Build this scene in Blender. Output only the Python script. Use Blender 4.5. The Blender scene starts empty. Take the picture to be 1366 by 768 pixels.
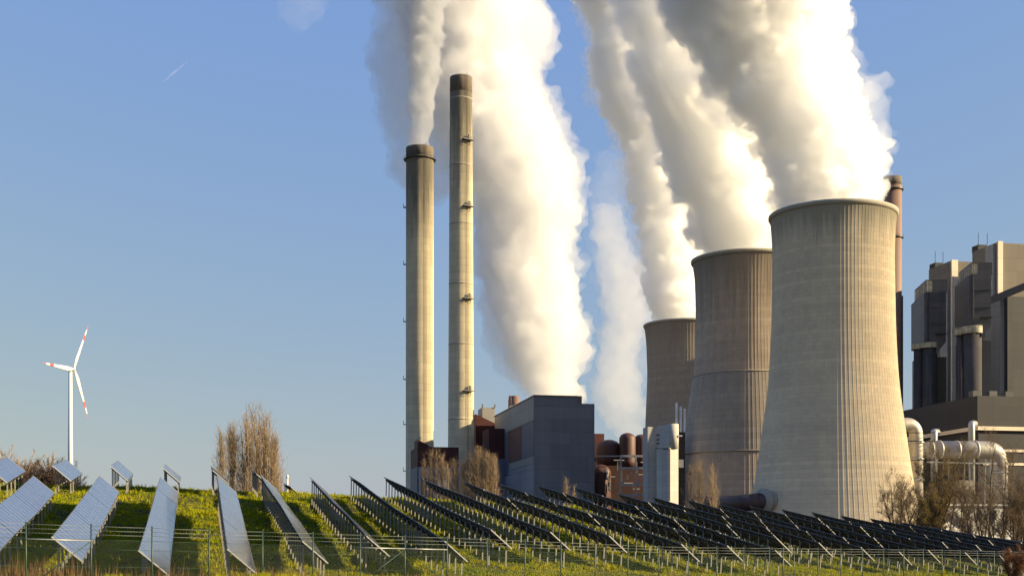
import bpy, bmesh, math, random
import numpy as np
from mathutils import Vector, Matrix, noise as mnoise

random.seed(7)
rng = np.random.default_rng(11)
R = math.radians
SC = bpy.context.scene
COL = SC.collection

# ------------------------------------------------------------------ camera geometry
F, CX, HY = 1700.0, 683.0, 720.0          # focal length and level line, in pixels of the 1366 wide photograph


def P(x, y, Y):
    """world point seen at photograph pixel (x, y) at depth Y (camera at the origin looking along +Y)"""
    return Vector(((x - CX) / F * Y, Y, (HY - y) / F * Y))


def pxm(px, Y):
    return px * Y / F


EXPO = 1.48
SUN_AZ, SUN_EL = 98.0, 20.3

# ------------------------------------------------------------------ helpers: properties
def tag(o, label=None, cat=None, group=None, kind=None):
    if label: o['label'] = label
    if cat: o['category'] = cat
    if group: o['group'] = group
    if kind: o['kind'] = kind
    return o


def empty(name, loc, label=None, cat=None, group=None):
    o = bpy.data.objects.new(name, None)
    o.empty_display_size = 0.5
    o.location = loc
    COL.objects.link(o)
    return tag(o, label, cat, group)


def link_mesh(name, me, parent=None):
    o = bpy.data.objects.new(name, me)
    COL.objects.link(o)
    if parent is not None:
        o.parent = parent
    return o


def origin_of(o):
    v = Vector((0, 0, 0))
    while o is not None:
        v += o.location
        o = o.parent
    return v


class MB:
    """collects shapes in world coordinates; build() links them as one mesh object, local to its parent"""
    def __init__(self):
        self.v, self.f, self.m = [], [], []
        self.smooth = []

    def add(self, vs, fs, mi=0, smooth=False):
        o = len(self.v)
        self.v.extend([tuple(p) for p in vs])
        self.f.extend([tuple(i + o for i in q) for q in fs])
        self.m.extend([mi] * len(fs))
        self.smooth.extend([smooth] * len(fs))

    def box(self, c, size, ex=(1, 0, 0), ey=(0, 1, 0), ez=(0, 0, 1), mi=0):
        c, ex, ey, ez = Vector(c), Vector(ex), Vector(ey), Vector(ez)
        a, b, d = [s / 2 for s in size]
        vs = [c + ex * (sx * a) + ey * (sy * b) + ez * (sz * d) for sz in (-1, 1) for sy in (-1, 1) for sx in (-1, 1)]
        self.add(vs, [(0, 2, 3, 1), (4, 5, 7, 6), (0, 1, 5, 4), (2, 6, 7, 3), (0, 4, 6, 2), (1, 3, 7, 5)], mi)

    def prism(self, poly, z0, z1, mi=0):
        n = len(poly)
        z1s = z1 if hasattr(z1, '__len__') else [z1] * n
        vs = [(p[0], p[1], z0) for p in poly] + [(p[0], p[1], z1s[i]) for i, p in enumerate(poly)]
        fs = [tuple(range(n - 1, -1, -1)), tuple(range(n, 2 * n))]
        fs += [(i, (i + 1) % n, n + (i + 1) % n, n + i) for i in range(n)]
        self.add(vs, fs, mi)

    def lathe(self, c, prof, n=32, mi=0, smooth=True, cap0=True, cap1=True, rfun=None):
        """prof: [(r, z)] relative to c"""
        c = Vector(c)
        vs, fs = [], []
        for r, z in prof:
            for k in range(n):
                a = 2 * math.pi * k / n
                rr = r + (rfun(k, n, z) if rfun else 0)
                vs.append((c.x + rr * math.cos(a), c.y + rr * math.sin(a), c.z + z))
        m = len(prof)
        for j in range(m - 1):
            for k in range(n):
                k2 = (k + 1) % n
                fs.append((j * n + k, j * n + k2, (j + 1) * n + k2, (j + 1) * n + k))
        if cap0: fs.append(tuple(range(n - 1, -1, -1)))
        if cap1: fs.append(tuple((m - 1) * n + k for k in range(n)))
        self.add(vs, fs, mi, smooth)

    def tube(self, pts, rad, n=8, mi=0, smooth=True, caps=True):
        pts = [Vector(p) for p in pts]
        rads = rad if hasattr(rad, '__len__') else [rad] * len(pts)
        vs, fs = [], []
        ref = None
        for i, p in enumerate(pts):
            d = (pts[min(i + 1, len(pts) - 1)] - pts[max(i - 1, 0)]).normalized()
            if ref is None:
                ref = Vector((0, 0, 1)) if abs(d.z) < .9 else Vector((1, 0, 0))
            s = d.cross(ref).normalized()
            t = s.cross(d).normalized()
            ref = t
            for k in range(n):
                a = 2 * math.pi * k / n
                vs.append(p + (s * math.cos(a) + t * math.sin(a)) * rads[i])
        m = len(pts)
        for j in range(m - 1):
            for k in range(n):
                k2 = (k + 1) % n
                fs.append((j * n + k, (j + 1) * n + k, (j + 1) * n + k2, j * n + k2))
        if caps:
            fs.append(tuple(range(n)))
            fs.append(tuple((m - 1) * n + k for k in range(n - 1, -1, -1)))
        self.add(vs, fs, mi, smooth)

    def bar(self, a, b, w, h=None, mi=0):
        a, b = Vector(a), Vector(b)
        d = b - a
        L = d.length
        d.normalize()
        up = Vector((0, 0, 1)) if abs(d.z) < .95 else Vector((0, 1, 0))
        s = d.cross(up).normalized()
        t = s.cross(d)
        self.box((a + b) / 2, (L, w, h or w), d, s, t, mi)

    def build(self, name, mats, parent=None, loc=None):
        o0 = origin_of(parent) if parent is not None else Vector(loc or (0, 0, 0))
        me = bpy.data.meshes.new(name)
        vs = np.array(self.v, dtype=np.float64) - np.array(o0)
        me.from_pydata(vs.tolist(), [], self.f)
        for m in (mats if isinstance(mats, (list, tuple)) else [mats]):
            me.materials.append(m)
        me.polygons.foreach_set('material_index', self.m)
        me.polygons.foreach_set('use_smooth', self.smooth)
        me.update()
        o = link_mesh(name, me, parent)
        if parent is None:
            o.location = o0
        return o


def mesh_from_arrays(name, verts, faces, mats):
    """verts (n,3), faces (m,k) numpy"""
    me = bpy.data.meshes.new(name)
    n, m, k = len(verts), len(faces), faces.shape[1]
    me.vertices.add(n); me.vertices.foreach_set('co', np.ascontiguousarray(verts, dtype=np.float32).ravel())
    me.loops.add(m * k); me.loops.foreach_set('vertex_index', np.ascontiguousarray(faces, dtype=np.int32).ravel())
    me.polygons.add(m)
    me.polygons.foreach_set('loop_start', np.arange(0, m * k, k, dtype=np.int32))
    me.polygons.foreach_set('loop_total', np.full(m, k, dtype=np.int32))
    for x in mats: me.materials.append(x)
    me.update(calc_edges=True)
    me.validate()
    return me


# ------------------------------------------------------------------ helpers: materials
class NT:
    def __init__(self, name):
        self.mat = bpy.data.materials.new(name)
        self.mat.use_nodes = True
        self.t = self.mat.node_tree
        self.t.nodes.clear()
        self.out = self.n('ShaderNodeOutputMaterial')

    def n(self, typ, **kw):
        x = self.t.nodes.new(typ)
        for k, v in kw.items():
            setattr(x, k, v)
        return x

    def l(self, a, b):
        self.t.links.new(a, b)

    def val(self, sock, v):
        if isinstance(v, bpy.types.NodeSocket): self.l(v, sock)
        else: sock.default_value = v

    def math(self, op, a, b=0.0, c=0.0, clamp=False):
        x = self.n('ShaderNodeMath', operation=op, use_clamp=clamp)
        self.val(x.inputs[0], a); self.val(x.inputs[1], b)
        self.val(x.inputs[2], c)
        return x.outputs[0]

    def mix(self, f, a, b, mode='MIX'):
        x = self.n('ShaderNodeMix', data_type='RGBA', blend_type=mode)
        self.val(x.inputs[0], f); self.val(x.inputs[6], a); self.val(x.inputs[7], b)
        return x.outputs[2]

    def noise(self, vec, scale, detail=4, rough=.6):
        x = self.n('ShaderNodeTexNoise')
        if vec is not None: self.l(vec, x.inputs['Vector'])
        x.inputs['Scale'].default_value = scale
        x.inputs['Detail'].default_value = detail
        x.inputs['Roughness'].default_value = rough
        return x.outputs['Fac']

    def ramp(self, f, stops):
        x = self.n('ShaderNodeValToRGB')
        e = x.color_ramp.elements
        while len(e) < len(stops): e.new(.5)
        for i, (p, c) in enumerate(stops):
            e[i].position = p
            e[i].color = (c, c, c, 1) if not hasattr(c, '__len__') else (*c[:3], 1)
        self.l(f, x.inputs[0])
        return x.outputs[0]

    def obj(self):
        return self.n('ShaderNodeTexCoord').outputs['Object']

    def sep(self, v):
        x = self.n('ShaderNodeSeparateXYZ'); self.l(v, x.inputs[0]); return x.outputs

    def comb(self, a, b, c):
        x = self.n('ShaderNodeCombineXYZ')
        for i, q in enumerate((a, b, c)): self.val(x.inputs[i], q)
        return x.outputs[0]

    def mapping(self, v, scale):
        x = self.n('ShaderNodeMapping'); self.l(v, x.inputs[0]); x.inputs['Scale'].default_value = scale
        return x.outputs[0]

    def bsdf(self, col, rough=.8, metal=0.0, bump=None, bump_s=.3, bump_d=.1, spec=None, normal=None):
        b = self.n('ShaderNodeBsdfPrincipled')
        self.val(b.inputs['Base Color'], col)
        self.val(b.inputs['Roughness'], rough)
        self.val(b.inputs['Metallic'], metal)
        if spec is not None: b.inputs['Specular IOR Level'].default_value = spec
        if bump is not None:
            u = self.n('ShaderNodeBump'); u.inputs['Strength'].default_value = bump_s; u.inputs['Distance'].default_value = bump_d
            self.l(bump, u.inputs['Height']); self.l(u.outputs[0], b.inputs['Normal'])
        self.l(b.outputs[0], self.out.inputs['Surface'])
        return b


def c4(r, g, b): return (r, g, b, 1)


def mat_plain(name, col, rough=.7, metal=0., var=.25, scale=2., streak=True):
    m = NT(name)
    o = m.obj()
    a = m.noise(o, scale, 5)
    f = m.ramp(a, [(.3, 1 - var), (.7, 1 + var * .4)])
    if streak:
        s = m.noise(m.mapping(o, (1.5, 1.5, .06)), scale * .8, 4)
        f = m.mix(.5, f, m.ramp(s, [(.3, 1 - var), (.7, 1 + var * .3)]))
    m.bsdf(m.mix(1., c4(*col), f, 'MULTIPLY'), rough, metal)
    return m.mat


def mat_concrete_shell(name, col, dark, lift=1.3, ribn=0, streak_amt=.5, blotch=.35, top_z=None, top_len=20., top_col=None, Rm=20.):
    """cast concrete shell of revolution: pours, form panels, vertical streaks, weathering from the rim down"""
    m = NT(name)
    o = m.obj()
    x, y, z = m.sep(o)
    ang = m.math('ARCTAN2', y, x)
    arc = m.math('MULTIPLY', ang, Rm)
    wrap = m.comb(m.math('MULTIPLY', m.math('COSINE', ang), Rm), m.math('MULTIPLY', m.math('SINE', ang), Rm), m.math('MULTIPLY', z, .05))
    st = m.ramp(m.noise(wrap, .55, 6, .65), [(.35, 0.), (.7, 1.)])
    st2 = m.ramp(m.noise(m.comb(m.math('MULTIPLY', m.math('COSINE', ang), Rm), m.math('MULTIPLY', m.math('SINE', ang), Rm), m.math('MULTIPLY', z, .25)), .09, 5, .6), [(.35, 0.), (.68, 1.)])
    bl = m.ramp(m.noise(o, .05, 6, .62), [(.35, 0.), (.7, 1.)])
    fine = m.noise(o, 1.4, 4, .7)
    # pours and panels: per-cell tone
    zc = m.math('FLOOR', m.math('DIVIDE', z, lift))
    ac = m.math('FLOOR', m.math('DIVIDE', arc, lift * 1.15))
    wn = m.n('ShaderNodeTexWhiteNoise', noise_dimensions='2D')
    m.l(m.comb(ac, zc, 0.), wn.inputs['Vector'])
    wn2 = m.n('ShaderNodeTexWhiteNoise', noise_dimensions='1D')
    m.l(zc, wn2.inputs['W'])
    joint = m.math('LESS_THAN', m.math('FRACT', m.math('DIVIDE', z, lift)), .10)
    col1 = m.mix(m.math('MULTIPLY', st, streak_amt), c4(*col), c4(*dark))
    col1 = m.mix(m.math('MULTIPLY', st2, streak_amt * .6), col1, c4(*dark))
    col1 = m.mix(m.math('MULTIPLY', bl, blotch), col1, c4(*dark))
    tone = m.math('ADD', m.math('ADD', m.math('MULTIPLY', wn.outputs[0], .10), m.math('MULTIPLY', wn2.outputs[0], .12)), m.math('MULTIPLY', fine, .22))
    tone = m.math('ADD', tone, .80)
    tone = m.math('SUBTRACT', tone, m.math('MULTIPLY', joint, .13))
    g = m.n('ShaderNodeCombineColor')
    for i in range(3): m.l(tone, g.inputs[i])
    col1 = m.mix(1., col1, g.outputs[0], 'MULTIPLY')
    if top_z is not None:
        edge = m.math('DIVIDE', m.math('SUBTRACT', m.math('ADD', z, m.math('MULTIPLY', m.math('SUBTRACT', m.noise(wrap, .5, 5), .5), top_len * 2.2)), top_z - top_len), top_len, clamp=True)
        col1 = m.mix(m.math('MULTIPLY', edge, .85), col1, c4(*top_col))
    bs_ = m.bsdf(col1, .9, bump=fine, bump_s=.3, bump_d=.15, spec=.2)
    bs_.inputs['Diffuse Roughness'].default_value = 1.0
    return m.mat


def mat_cladding(name, col, rough=.7, metal=0., rib=.9, panel=7., var=.16, axis='xy', spec=.2):
    """profiled sheet cladding: vertical ribs, panel courses with a slightly different tone each"""
    m = NT(name)
    o = m.obj()
    x, y, z = m.sep(o)
    h = m.math('ADD', x, y)
    pz = m.math('FLOOR', m.math('DIVIDE', z, panel * .55))
    ph = m.math('FLOOR', m.math('DIVIDE', h, panel))
    wn = m.n('ShaderNodeTexWhiteNoise', noise_dimensions='2D')
    m.l(m.comb(ph, pz, 0.), wn.inputs['Vector'])
    ribs = m.math('LESS_THAN', m.math('FRACT', m.math('DIVIDE', h, rib)), .22)
    joint = m.math('LESS_THAN', m.math('FRACT', m.math('DIVIDE', z, panel * .55)), .035)
    st = m.ramp(m.noise(m.mapping(o, (1., 1., .05)), .35, 5), [(.3, 0.), (.72, 1.)])
    tone = m.math('ADD', m.math('MULTIPLY', wn.outputs[0], var), 1 - var * .5)
    tone = m.math('SUBTRACT', tone, m.math('MULTIPLY', ribs, .10))
    tone = m.math('SUBTRACT', tone, m.math('MULTIPLY', joint, .22))
    tone = m.math('SUBTRACT', tone, m.math('MULTIPLY', st, var * 1.3))
    g = m.n('ShaderNodeCombineColor')
    for i in range(3): m.l(tone, g.inputs[i])
    m.bsdf(m.mix(1., c4(*col), g.outputs[0], 'MULTIPLY'), rough, metal, spec=spec)
    return m.mat


M = {}
M['tower1'] = mat_concrete_shell('pale_tower_concrete', (.69, .585, .415), (.49, .42, .31), 1.35, streak_amt=.28, blotch=.6, top_z=106, top_len=9., top_col=(.30, .27, .20), Rm=21)
M['tower2'] = mat_concrete_shell('brown_tower_concrete', (.58, .47, .355), (.34, .28, .225), 1.35, streak_amt=.42, blotch=.7, top_z=106, top_len=22., top_col=(.24, .20, .155), Rm=20)
M['tower2band'] = mat_concrete_shell('grey_band_concrete', (.47, .405, .33), (.29, .26, .22), 2.2, streak_amt=.5, blotch=.4, Rm=22)
M['tower3'] = mat_concrete_shell('dark_tower_concrete', (.40, .35, .28), (.26, .23, .19), 1.35, streak_amt=.4, blotch=.6, top_z=110, top_len=18., top_col=(.26, .22, .17), Rm=20)
M['rim'] = mat_plain('rim_concrete', (.30, .28, .23), .85)
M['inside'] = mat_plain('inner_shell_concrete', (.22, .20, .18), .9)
M['chim1'] = mat_concrete_shell('short_chimney_concrete', (.66, .58, .405), (.43, .38, .28), 3.2, streak_amt=.55, blotch=.35, top_z=166, top_len=34., top_col=(.13, .115, .09), Rm=6)
M['chim2'] = mat_concrete_shell('tall_chimney_concrete', (.66, .58, .405), (.43, .38, .28), 3.2, streak_amt=.5, blotch=.35, top_z=192, top_len=36., top_col=(.15, .13, .10), Rm=5.6)
M['soot'] = mat_plain('soot_concrete', (.13, .105, .08), .9, var=.4, scale=.4)
M['steel_dark'] = mat_plain('dark_steel', (.05, .05, .055), .5, .3)
M['steel_grey'] = mat_plain('galvanised_steel', (.32, .33, .34), .45, .5)
M['slate'] = mat_cladding('slate_cladding', (.16, .165, .185), .7, rib=1.2, panel=9, var=.14)
M['greyclad'] = mat_cladding('grey_cladding', (.27, .265, .255), .6, rib=1.2, panel=9, var=.10)
M['paleclad'] = mat_cladding('pale_cladding', (.27, .285, .31), .6, rib=1.6, panel=8, var=.16)
M['blueclad'] = mat_cladding('blue_grey_cladding', (.13, .14, .165), .6, rib=1.2, panel=7, var=.12)
M['red'] = mat_cladding('oxide_red_cladding', (.068, .022, .020), .65, rib=1.1, panel=8, var=.16)
M['maroonwall'] = mat_cladding('maroon_cladding', (.040, .016, .016), .7, rib=1.1, panel=8, var=.3)
M['dullred'] = mat_cladding('dull_red_cladding', (.13, .065, .06), .65, rib=1.1, panel=8, var=.1)
M['redduct'] = mat_plain('oxide_red_duct', (.066, .024, .020), .6, var=.45, scale=.25)
M['brownstack'] = mat_plain('brown_stack_paint', (.165, .098, .072), .7, var=.2, scale=.3)
M['brownclad'] = mat_cladding('brown_cladding', (.165, .143, .115), .65, rib=1.2, panel=11, var=.12)
M['greyfront'] = mat_cladding('grey_front_cladding', (.060, .061, .066), .7, rib=1.2, panel=8, var=.14)
M['beige'] = mat_cladding('beige_cladding', (.74, .63, .48), .65, rib=1.3, panel=14, var=.08)
M['darkbrown'] = mat_cladding('dark_brown_cladding', (.040, .039, .043), .6, rib=1.1, panel=10, var=.14)
M['silo'] = mat_cladding('silo_cladding', (.085, .085, .09), .5, rib=.8, panel=9, var=.16)
M['leg'] = mat_cladding('leg_shade_cladding', (.058, .057, .060), .8, rib=.9, panel=9, var=.16, spec=.1)  # darker copy of the silo cladding: the upper block's shade put into colour
M['siloring'] = mat_cladding('weathered_ring_cladding', (.40, .38, .29), .6, rib=2.4, panel=2.4, var=.4)
M['blackgap'] = mat_plain('dark_opening', (.015, .015, .017), .9)
M['white'] = mat_plain('white_paint', (.55, .54, .52), .45, var=.08)
M['whitewall'] = mat_cladding('white_cladding', (.62, .60, .56), .6, rib=.9, panel=6, var=.2)
M['redpaint'] = mat_plain('red_paint', (.55, .06, .045), .45, var=.06)
M['silver'] = mat_plain('aluminium_lagging', (.34, .325, .30), .55, .4, var=.28, scale=.35)
M['stairtower'] = mat_cladding('cast_concrete', (.42, .41, .38), .85, rib=3.1, panel=3.6, var=.10)
M['maroon'] = mat_plain('maroon_pipe', (.060, .034, .034), .6, var=.4, scale=.3)
M['fencegreen'] = mat_plain('green_coated_wire', (.014, .042, .028), .55, var=.15)
M['barb'] = mat_plain('galvanised_wire', (.16, .18, .17), .5, .2, var=.1)
M['postsolar'] = mat_plain('galvanised_post', (.34, .325, .30), .6, .1, var=.25, scale=3)
M['frame_dark'] = mat_plain('module_frame', (.07, .075, .09), .45, .3, var=.06)
M['railsolar'] = mat_plain('dark_rail', (.055, .058, .062), .6, .2, var=.2)  # support rails, much darker than the posts
M['alu'] = mat_plain('aluminium_frame', (.62, .62, .62), .42, .35, var=.06)
M['back'] = mat_plain('module_back_sheet', (.028, .034, .050), .4, var=.1)


def mat_glass():
    m = NT('solar_cells_under_glass')
    o = m.obj()
    x, y, z = m.sep(o)
    def line(v, step, w):
        return m.math('LESS_THAN', m.math('ABSOLUTE', m.math('SUBTRACT', m.math('FRACT', m.math('DIVIDE', v, step)), .5)), w)
    gx = m.math('LESS_THAN', m.math('ABSOLUTE', m.math('SUBTRACT', m.math('FRACT', m.math('ADD', m.math('DIVIDE', x, .13), .0)), .5)), .03)
    gy = m.math('LESS_THAN', m.math('ABSOLUTE', m.math('SUBTRACT', m.math('FRACT', m.math('ADD', m.math('DIVIDE', y, .1305), .5)), .5)), .03)
    g = m.math('MAXIMUM', gx, gy)
    wn = m.n('ShaderNodeObjectInfo').outputs['Random']
    base = m.mix(wn, c4(.016, .022, .055), c4(.026, .034, .072))
    col = m.mix(m.math('MULTIPLY', g, .07), base, c4(.30, .32, .37))
    dirt = m.ramp(m.noise(o, 3., 4), [(.4, 0.), (.9, 1.)])
    col = m.mix(m.math('ADD', m.math('MULTIPLY', dirt, .14), .11), col, c4(.36, .37, .39))
    b = m.bsdf(col, m.math('ADD', m.math('MULTIPLY', dirt, .12), .16))
    b.inputs['IOR'].default_value = 1.5
    b.inputs['Coat Weight'].default_value = 1.
    b.inputs['Coat Roughness'].default_value = .1
    return m.mat


M['glass'] = mat_glass()


def mat_ground():
    m = NT('hill_turf')
    o = m.obj()
    a = m.noise(o, .25, 6, .65)
    b = m.noise(o, 2.2, 5, .7)
    c = m.noise(o, 14., 3, .7)
    col = m.mix(m.ramp(a, [(.35, 0.), (.65, 1.)]), c4(.038, .048, .010), c4(.075, .066, .022))
    col = m.mix(m.ramp(b, [(.45, 0.), (.75, 1.)]), col, c4(.045, .040, .020))
    col = m.mix(m.math('MULTIPLY', m.ramp(c, [(.4, 0.), (.7, 1.)]), .5), col, c4(.03, .038, .010))
    m.bsdf(col, .95, bump=m.math('ADD', b, c), bump_s=.7, bump_d=.15, spec=.1)
    return m.mat


def mat_blades(name, c0, c1, c2, rough=.7):
    m = NT(name)
    o = m.obj()
    a = m.noise(o, .35, 5, .65)
    b = m.noise(o, 3.5, 4, .7)
    col = m.mix(m.ramp(a, [(.36, 0.), (.64, 1.)]), c4(*c0), c4(*c1))
    col = m.mix(m.ramp(b, [(.5, 0.), (.75, 1.)]), col, c4(*c2))
    d = m.n('ShaderNodeBsdfDiffuse'); m.l(col, d.inputs[0])
    t = m.n('ShaderNodeBsdfTranslucent'); m.l(col, t.inputs[0])
    mx = m.n('ShaderNodeMixShader'); mx.inputs[0].default_value = .3
    m.l(d.outputs[0], mx.inputs[1]); m.l(t.outputs[0], mx.inputs[2]); m.l(mx.outputs[0], m.out.inputs['Surface'])
    return m.mat


M['ground'] = mat_ground()
M['grass'] = mat_blades('meadow_grass', (.14, .195, .008), (.34, .32, .010), (.39, .30, .025))
M['stalk'] = mat_blades('dry_stalk', (.16, .095, .045), (.22, .14, .07), (.09, .05, .028))
M['bark'] = mat_plain('grey_bark', (.13, .095, .06), .9, var=.4, scale=2)
M['barkpale'] = mat_plain('pale_poplar_bark', (.26, .19, .115), .9, var=.35, scale=2)
M['twig_poplar'] = mat_blades('poplar_twigs', (.34, .25, .16), (.40, .30, .19), (.24, .17, .10))
M['twig_dark'] = mat_blades('dark_twigs', (.125, .092, .062), (.165, .122, .082), (.085, .062, .042))
M['twig_far'] = mat_blades('far_twigs', (.085, .062, .055), (.11, .08, .068), (.065, .05, .045))
M['twig_red'] = mat_blades('rusty_twigs', (.15, .075, .045), (.20, .10, .055), (.10, .055, .035))
M['leaf_gold'] = mat_blades('golden_leaves', (.25, .155, .035), (.17, .14, .03), (.28, .13, .03))
M['leaf_olive'] = mat_blades('olive_leaves', (.15, .125, .028), (.21, .155, .04), (.22, .12, .03))


def mat_volume(name, col, density, aniso=.25):
    m = NT(name)
    v = m.n('ShaderNodeVolumeScatter')
    v.inputs['Color'].default_value = c4(*col)
    v.inputs['Density'].default_value = density
    v.inputs['Anisotropy'].default_value = aniso
    a = m.n('ShaderNodeVolumeAbsorption')
    a.inputs['Color'].default_value = c4(*col)
    a.inputs['Density'].default_value = density
    s_ = m.n('ShaderNodeAddShader')
    m.l(v.outputs[0], s_.inputs[0]); m.l(a.outputs[0], s_.inputs[1])
    m.l(s_.outputs[0], m.out.inputs['Volume'])
    return m.mat


# ------------------------------------------------------------------ terrain
UX, UY = Vector((-.2425, .9701)), Vector((.9701, .2425))        # along the solar rows / across them


def c_of(x): return .9701 * (x - CX) / F + .2425


# near upper corner and far upper corner of every solar row in the photograph: v across, (x, y) near, (x, y) far
ROWS = [
    (-13.0, None, None, None, None),
    (-9.4, (-62, 722), (45, 634), None, None),
    (-5.8, (70, 715), (133, 634), None, None),
    (-2.2, (185, 733), (214, 636), None, None),
    (1.4, (303, 731), (289, 634), None, None),
    (5.0, (403, 721), (347, 633), None, None),
    (8.6, (488, 714), (413, 636), None, None),
    (12.4, (592, 721), (465, 634), None, None),
    (16.0, (654, 706), (511.5, 636), None, None),
    (19.8, (733, 709), (564, 639), None, None),
    (23.8, (811, 714), (617, 642), None, None),
    (28.2, (907, 725), (667, 645), None, None),
    (32.6, (968, 727), (715, 647), None, None),
    (37.0, (1032, 733), (765, 649), None, None),
    (41.0, (1034, 717), (822, 657), None, None),
    (45.3, (1090, 723), (868, 662), None, None),
    (49.6, (1146, 729), (914, 666), None, None),
    (54.0, (1197, 735), (957, 671), None, None),
    (58.5, (1236, 733), (998, 674), None, None),
    (63.0, (1285, 736), (1040, 678), None, None),
    (67.4, (1331, 740), (1080, 682), None, None),
    (71.8, (1378, 743), (1119, 686), None, None),
    (76.2, (1424, 747), (1158, 691), None, None),
    (80.6, (1470, 750), (1198, 696), None, None),
    (85.0, (1514, 753), (1240, 702), None, None),
    (89.4, (1556, 756), (1282, 709), None, None),
    (93.8, (1598, 758), (1324, 716), None, None),
]
TOP_H = 2.02          # upper edge of the modules above the ground
TILT = R(41)
SLANT = 1.60

ctrl = []             # terrain control points (X, Y, z)
row_pts = []
for v, n, f, _, _ in ROWS:
    if n is None: continue
    a = []
    for (x, y) in (n, f):
        Y = v / c_of(x)
        p = P(x, y, Y)
        a.append(p)
        ctrl.append((p.x, p.y, p.z - TOP_H))
    row_pts.append((v, a[0], a[1]))
    for t_ in (.25, .5, .75):
        q_ = a[0].lerp(a[1], t_)
        ctrl.append((q_.x, q_.y, q_.z - TOP_H))
# tables beyond the crest, at the left: (v, near upper corner, far upper corner)
CREST = [(-13.0, (2, 622), (40, 609)), (-9.4, (70.5, 621), (88.5, 612.5)), (-5.8, (147, 621), (158, 614)), (-2.2, (219, 624), (223, 618)),
         (1.4, (283, 627), (281, 621)), (5.0, (338.5, 632), (334, 626)), (8.6, (390.5, 649), (384, 644))]
crest_pts = []
for v, n, f in CREST:
    a = []
    for i, (x, y) in enumerate((n, f)):
        Y = v / c_of(x)
        if v == 1.4: Y = (96., 106.)[i]
        if v == 5.0: Y = (104., 114.)[i]
        if v == 8.6: Y = (116., 126.)[i]
        if v == -2.2: Y = (95., 104.)[i]
        if v == -5.8: Y = (91.5, 101.)[i]
        if v == -13.0: Y = (83., 92.)[i]
        X = (v - .2425 * Y) / .9701
        z = (HY - y) / F * Y
        a.append(Vector((X, Y, z)))
        if v < 8: ctrl.append((X, Y, z - TOP_H))
    crest_pts.append((v, a[0], a[1]))


def fence_xy(n):
    Y = 1.66 * (n + 28.4)
    return ((2591 - 72600 / (n + 28.4)) - CX) / F * Y, Y


def fence_top(n):
    x, Y = fence_xy(n)
    xp = x / Y * F + CX
    y = np.interp(xp, [-150, 35, 122, 283, 498, 622, 900, 1250, 1420], [688, 696, 699, 705, 712, 716, 728, 732, 736])
    return (HY - y) / F * Y


FH = 2.35
for n in range(-6, 34, 2):
    x, Y = fence_xy(n)
    ctrl.append((x, Y, fence_top(n) - FH))
for X in (-60, -30, 0, 30, 60):
    for Y in (0, 18):
        ctrl.append((X, Y, -1.62 - .012 * X))
for X, Y, z in [(-60, 125, 4.0), (-45, 140, 4.0), (-20, 145, 3.4), (10, 165, 2.6), (40, 185, 1.6), (80, 200, .6), (-70, 90, 3.0), (-60, 60, -.5), (-50, 40, -1.6), (110, 150, -1.5), (110, 110, -3.6)]:
    ctrl.append((X, Y, z))
ctrl = np.array(ctrl)


def tps_fit(pts, lam=4.):
    n = len(pts)
    xy = pts[:, :2] / 50.
    d = np.linalg.norm(xy[:, None] - xy[None], axis=2)
    K = np.where(d > 0, d ** 2 * np.log(d + 1e-9), 0) + np.eye(n) * lam * 1e-3
    Q = np.c_[np.ones(n), xy]
    A = np.block([[K, Q], [Q.T, np.zeros((3, 3))]])
    return xy, np.linalg.solve(A, np.r_[pts[:, 2], 0, 0, 0])


TP_XY, TP_W = tps_fit(ctrl)
PLAIN = -2.0


def sstep(a, b, x):
    t = np.clip((x - a) / (b - a), 0, 1)
    return t * t * (3 - 2 * t)


def height(X, Y):
    X = np.atleast_1d(np.asarray(X, float)); Y = np.atleast_1d(np.asarray(Y, float))
    out = np.empty(X.shape)
    fx, fy = X.ravel(), Y.ravel()
    res = np.empty(fx.shape)
    for i in range(0, len(fx), 20000):
        q = np.c_[np.clip(fx[i:i + 20000], -75, 125), np.clip(fy[i:i + 20000], -10, 205)] / 50.
        d = np.linalg.norm(q[:, None] - TP_XY[None], axis=2)
        res[i:i + 20000] = (np.where(d > 0, d ** 2 * np.log(d + 1e-9), 0)) @ TP_W[:-3] + TP_W[-3] + q @ TP_W[-2:]
    z = res.reshape(X.shape)
    z = z + .05 * np.sin(X * .31 + Y * .23) + .04 * np.sin(Y * .42 - X * .17 + 1.)
    u = -.2425 * X + .9701 * Y
    v = .9701 * X + .2425 * Y
    edge = np.interp(v, [-30, -13, -6, 0, 6, 12, 30, 60, 95], [97, 99, 103, 108, 113, 121, 136, 142, 146])
    w = sstep(0, 45, u - edge)                   # the hill ends behind the field
    w = np.maximum(w, sstep(60, 160, np.abs(X - 15) - 40))
    w = np.maximum(w, sstep(5, 80, -Y))
    return z * (1 - w) + PLAIN * w


def H(x, y): return float(height(x, y)[0])


def axis(fine0, fine1, step, far):
    a = list(np.arange(fine0, fine1 + 1e-6, step))
    lo, hi, s = [], [], step
    x0, x1 = fine0, fine1
    while x1 < far or x0 > -far:
        s *= 1.35
        x0 -= s; x1 += s
        lo.append(x0); hi.append(x1)
    return np.array(lo[::-1] + a + hi)


gx, gy = axis(-60, 100, .8, 6000), axis(36, 165, .8, 6000)
XX, YY = np.meshgrid(gx, gy, indexing='ij')
ZZ = height(XX, YY)
nx, ny = XX.shape
idx = np.arange(nx * ny).reshape(nx, ny)
faces = np.stack([idx[:-1, :-1], idx[1:, :-1], idx[1:, 1:], idx[:-1, 1:]], -1).reshape(-1, 4)
me = mesh_from_arrays('ground', np.stack([XX, YY, ZZ], -1).reshape(-1, 3), faces, [M['ground']])
me.polygons.foreach_set('use_smooth', np.ones(len(me.polygons), bool))
tag(link_mesh('ground', me), kind='structure')

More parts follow.
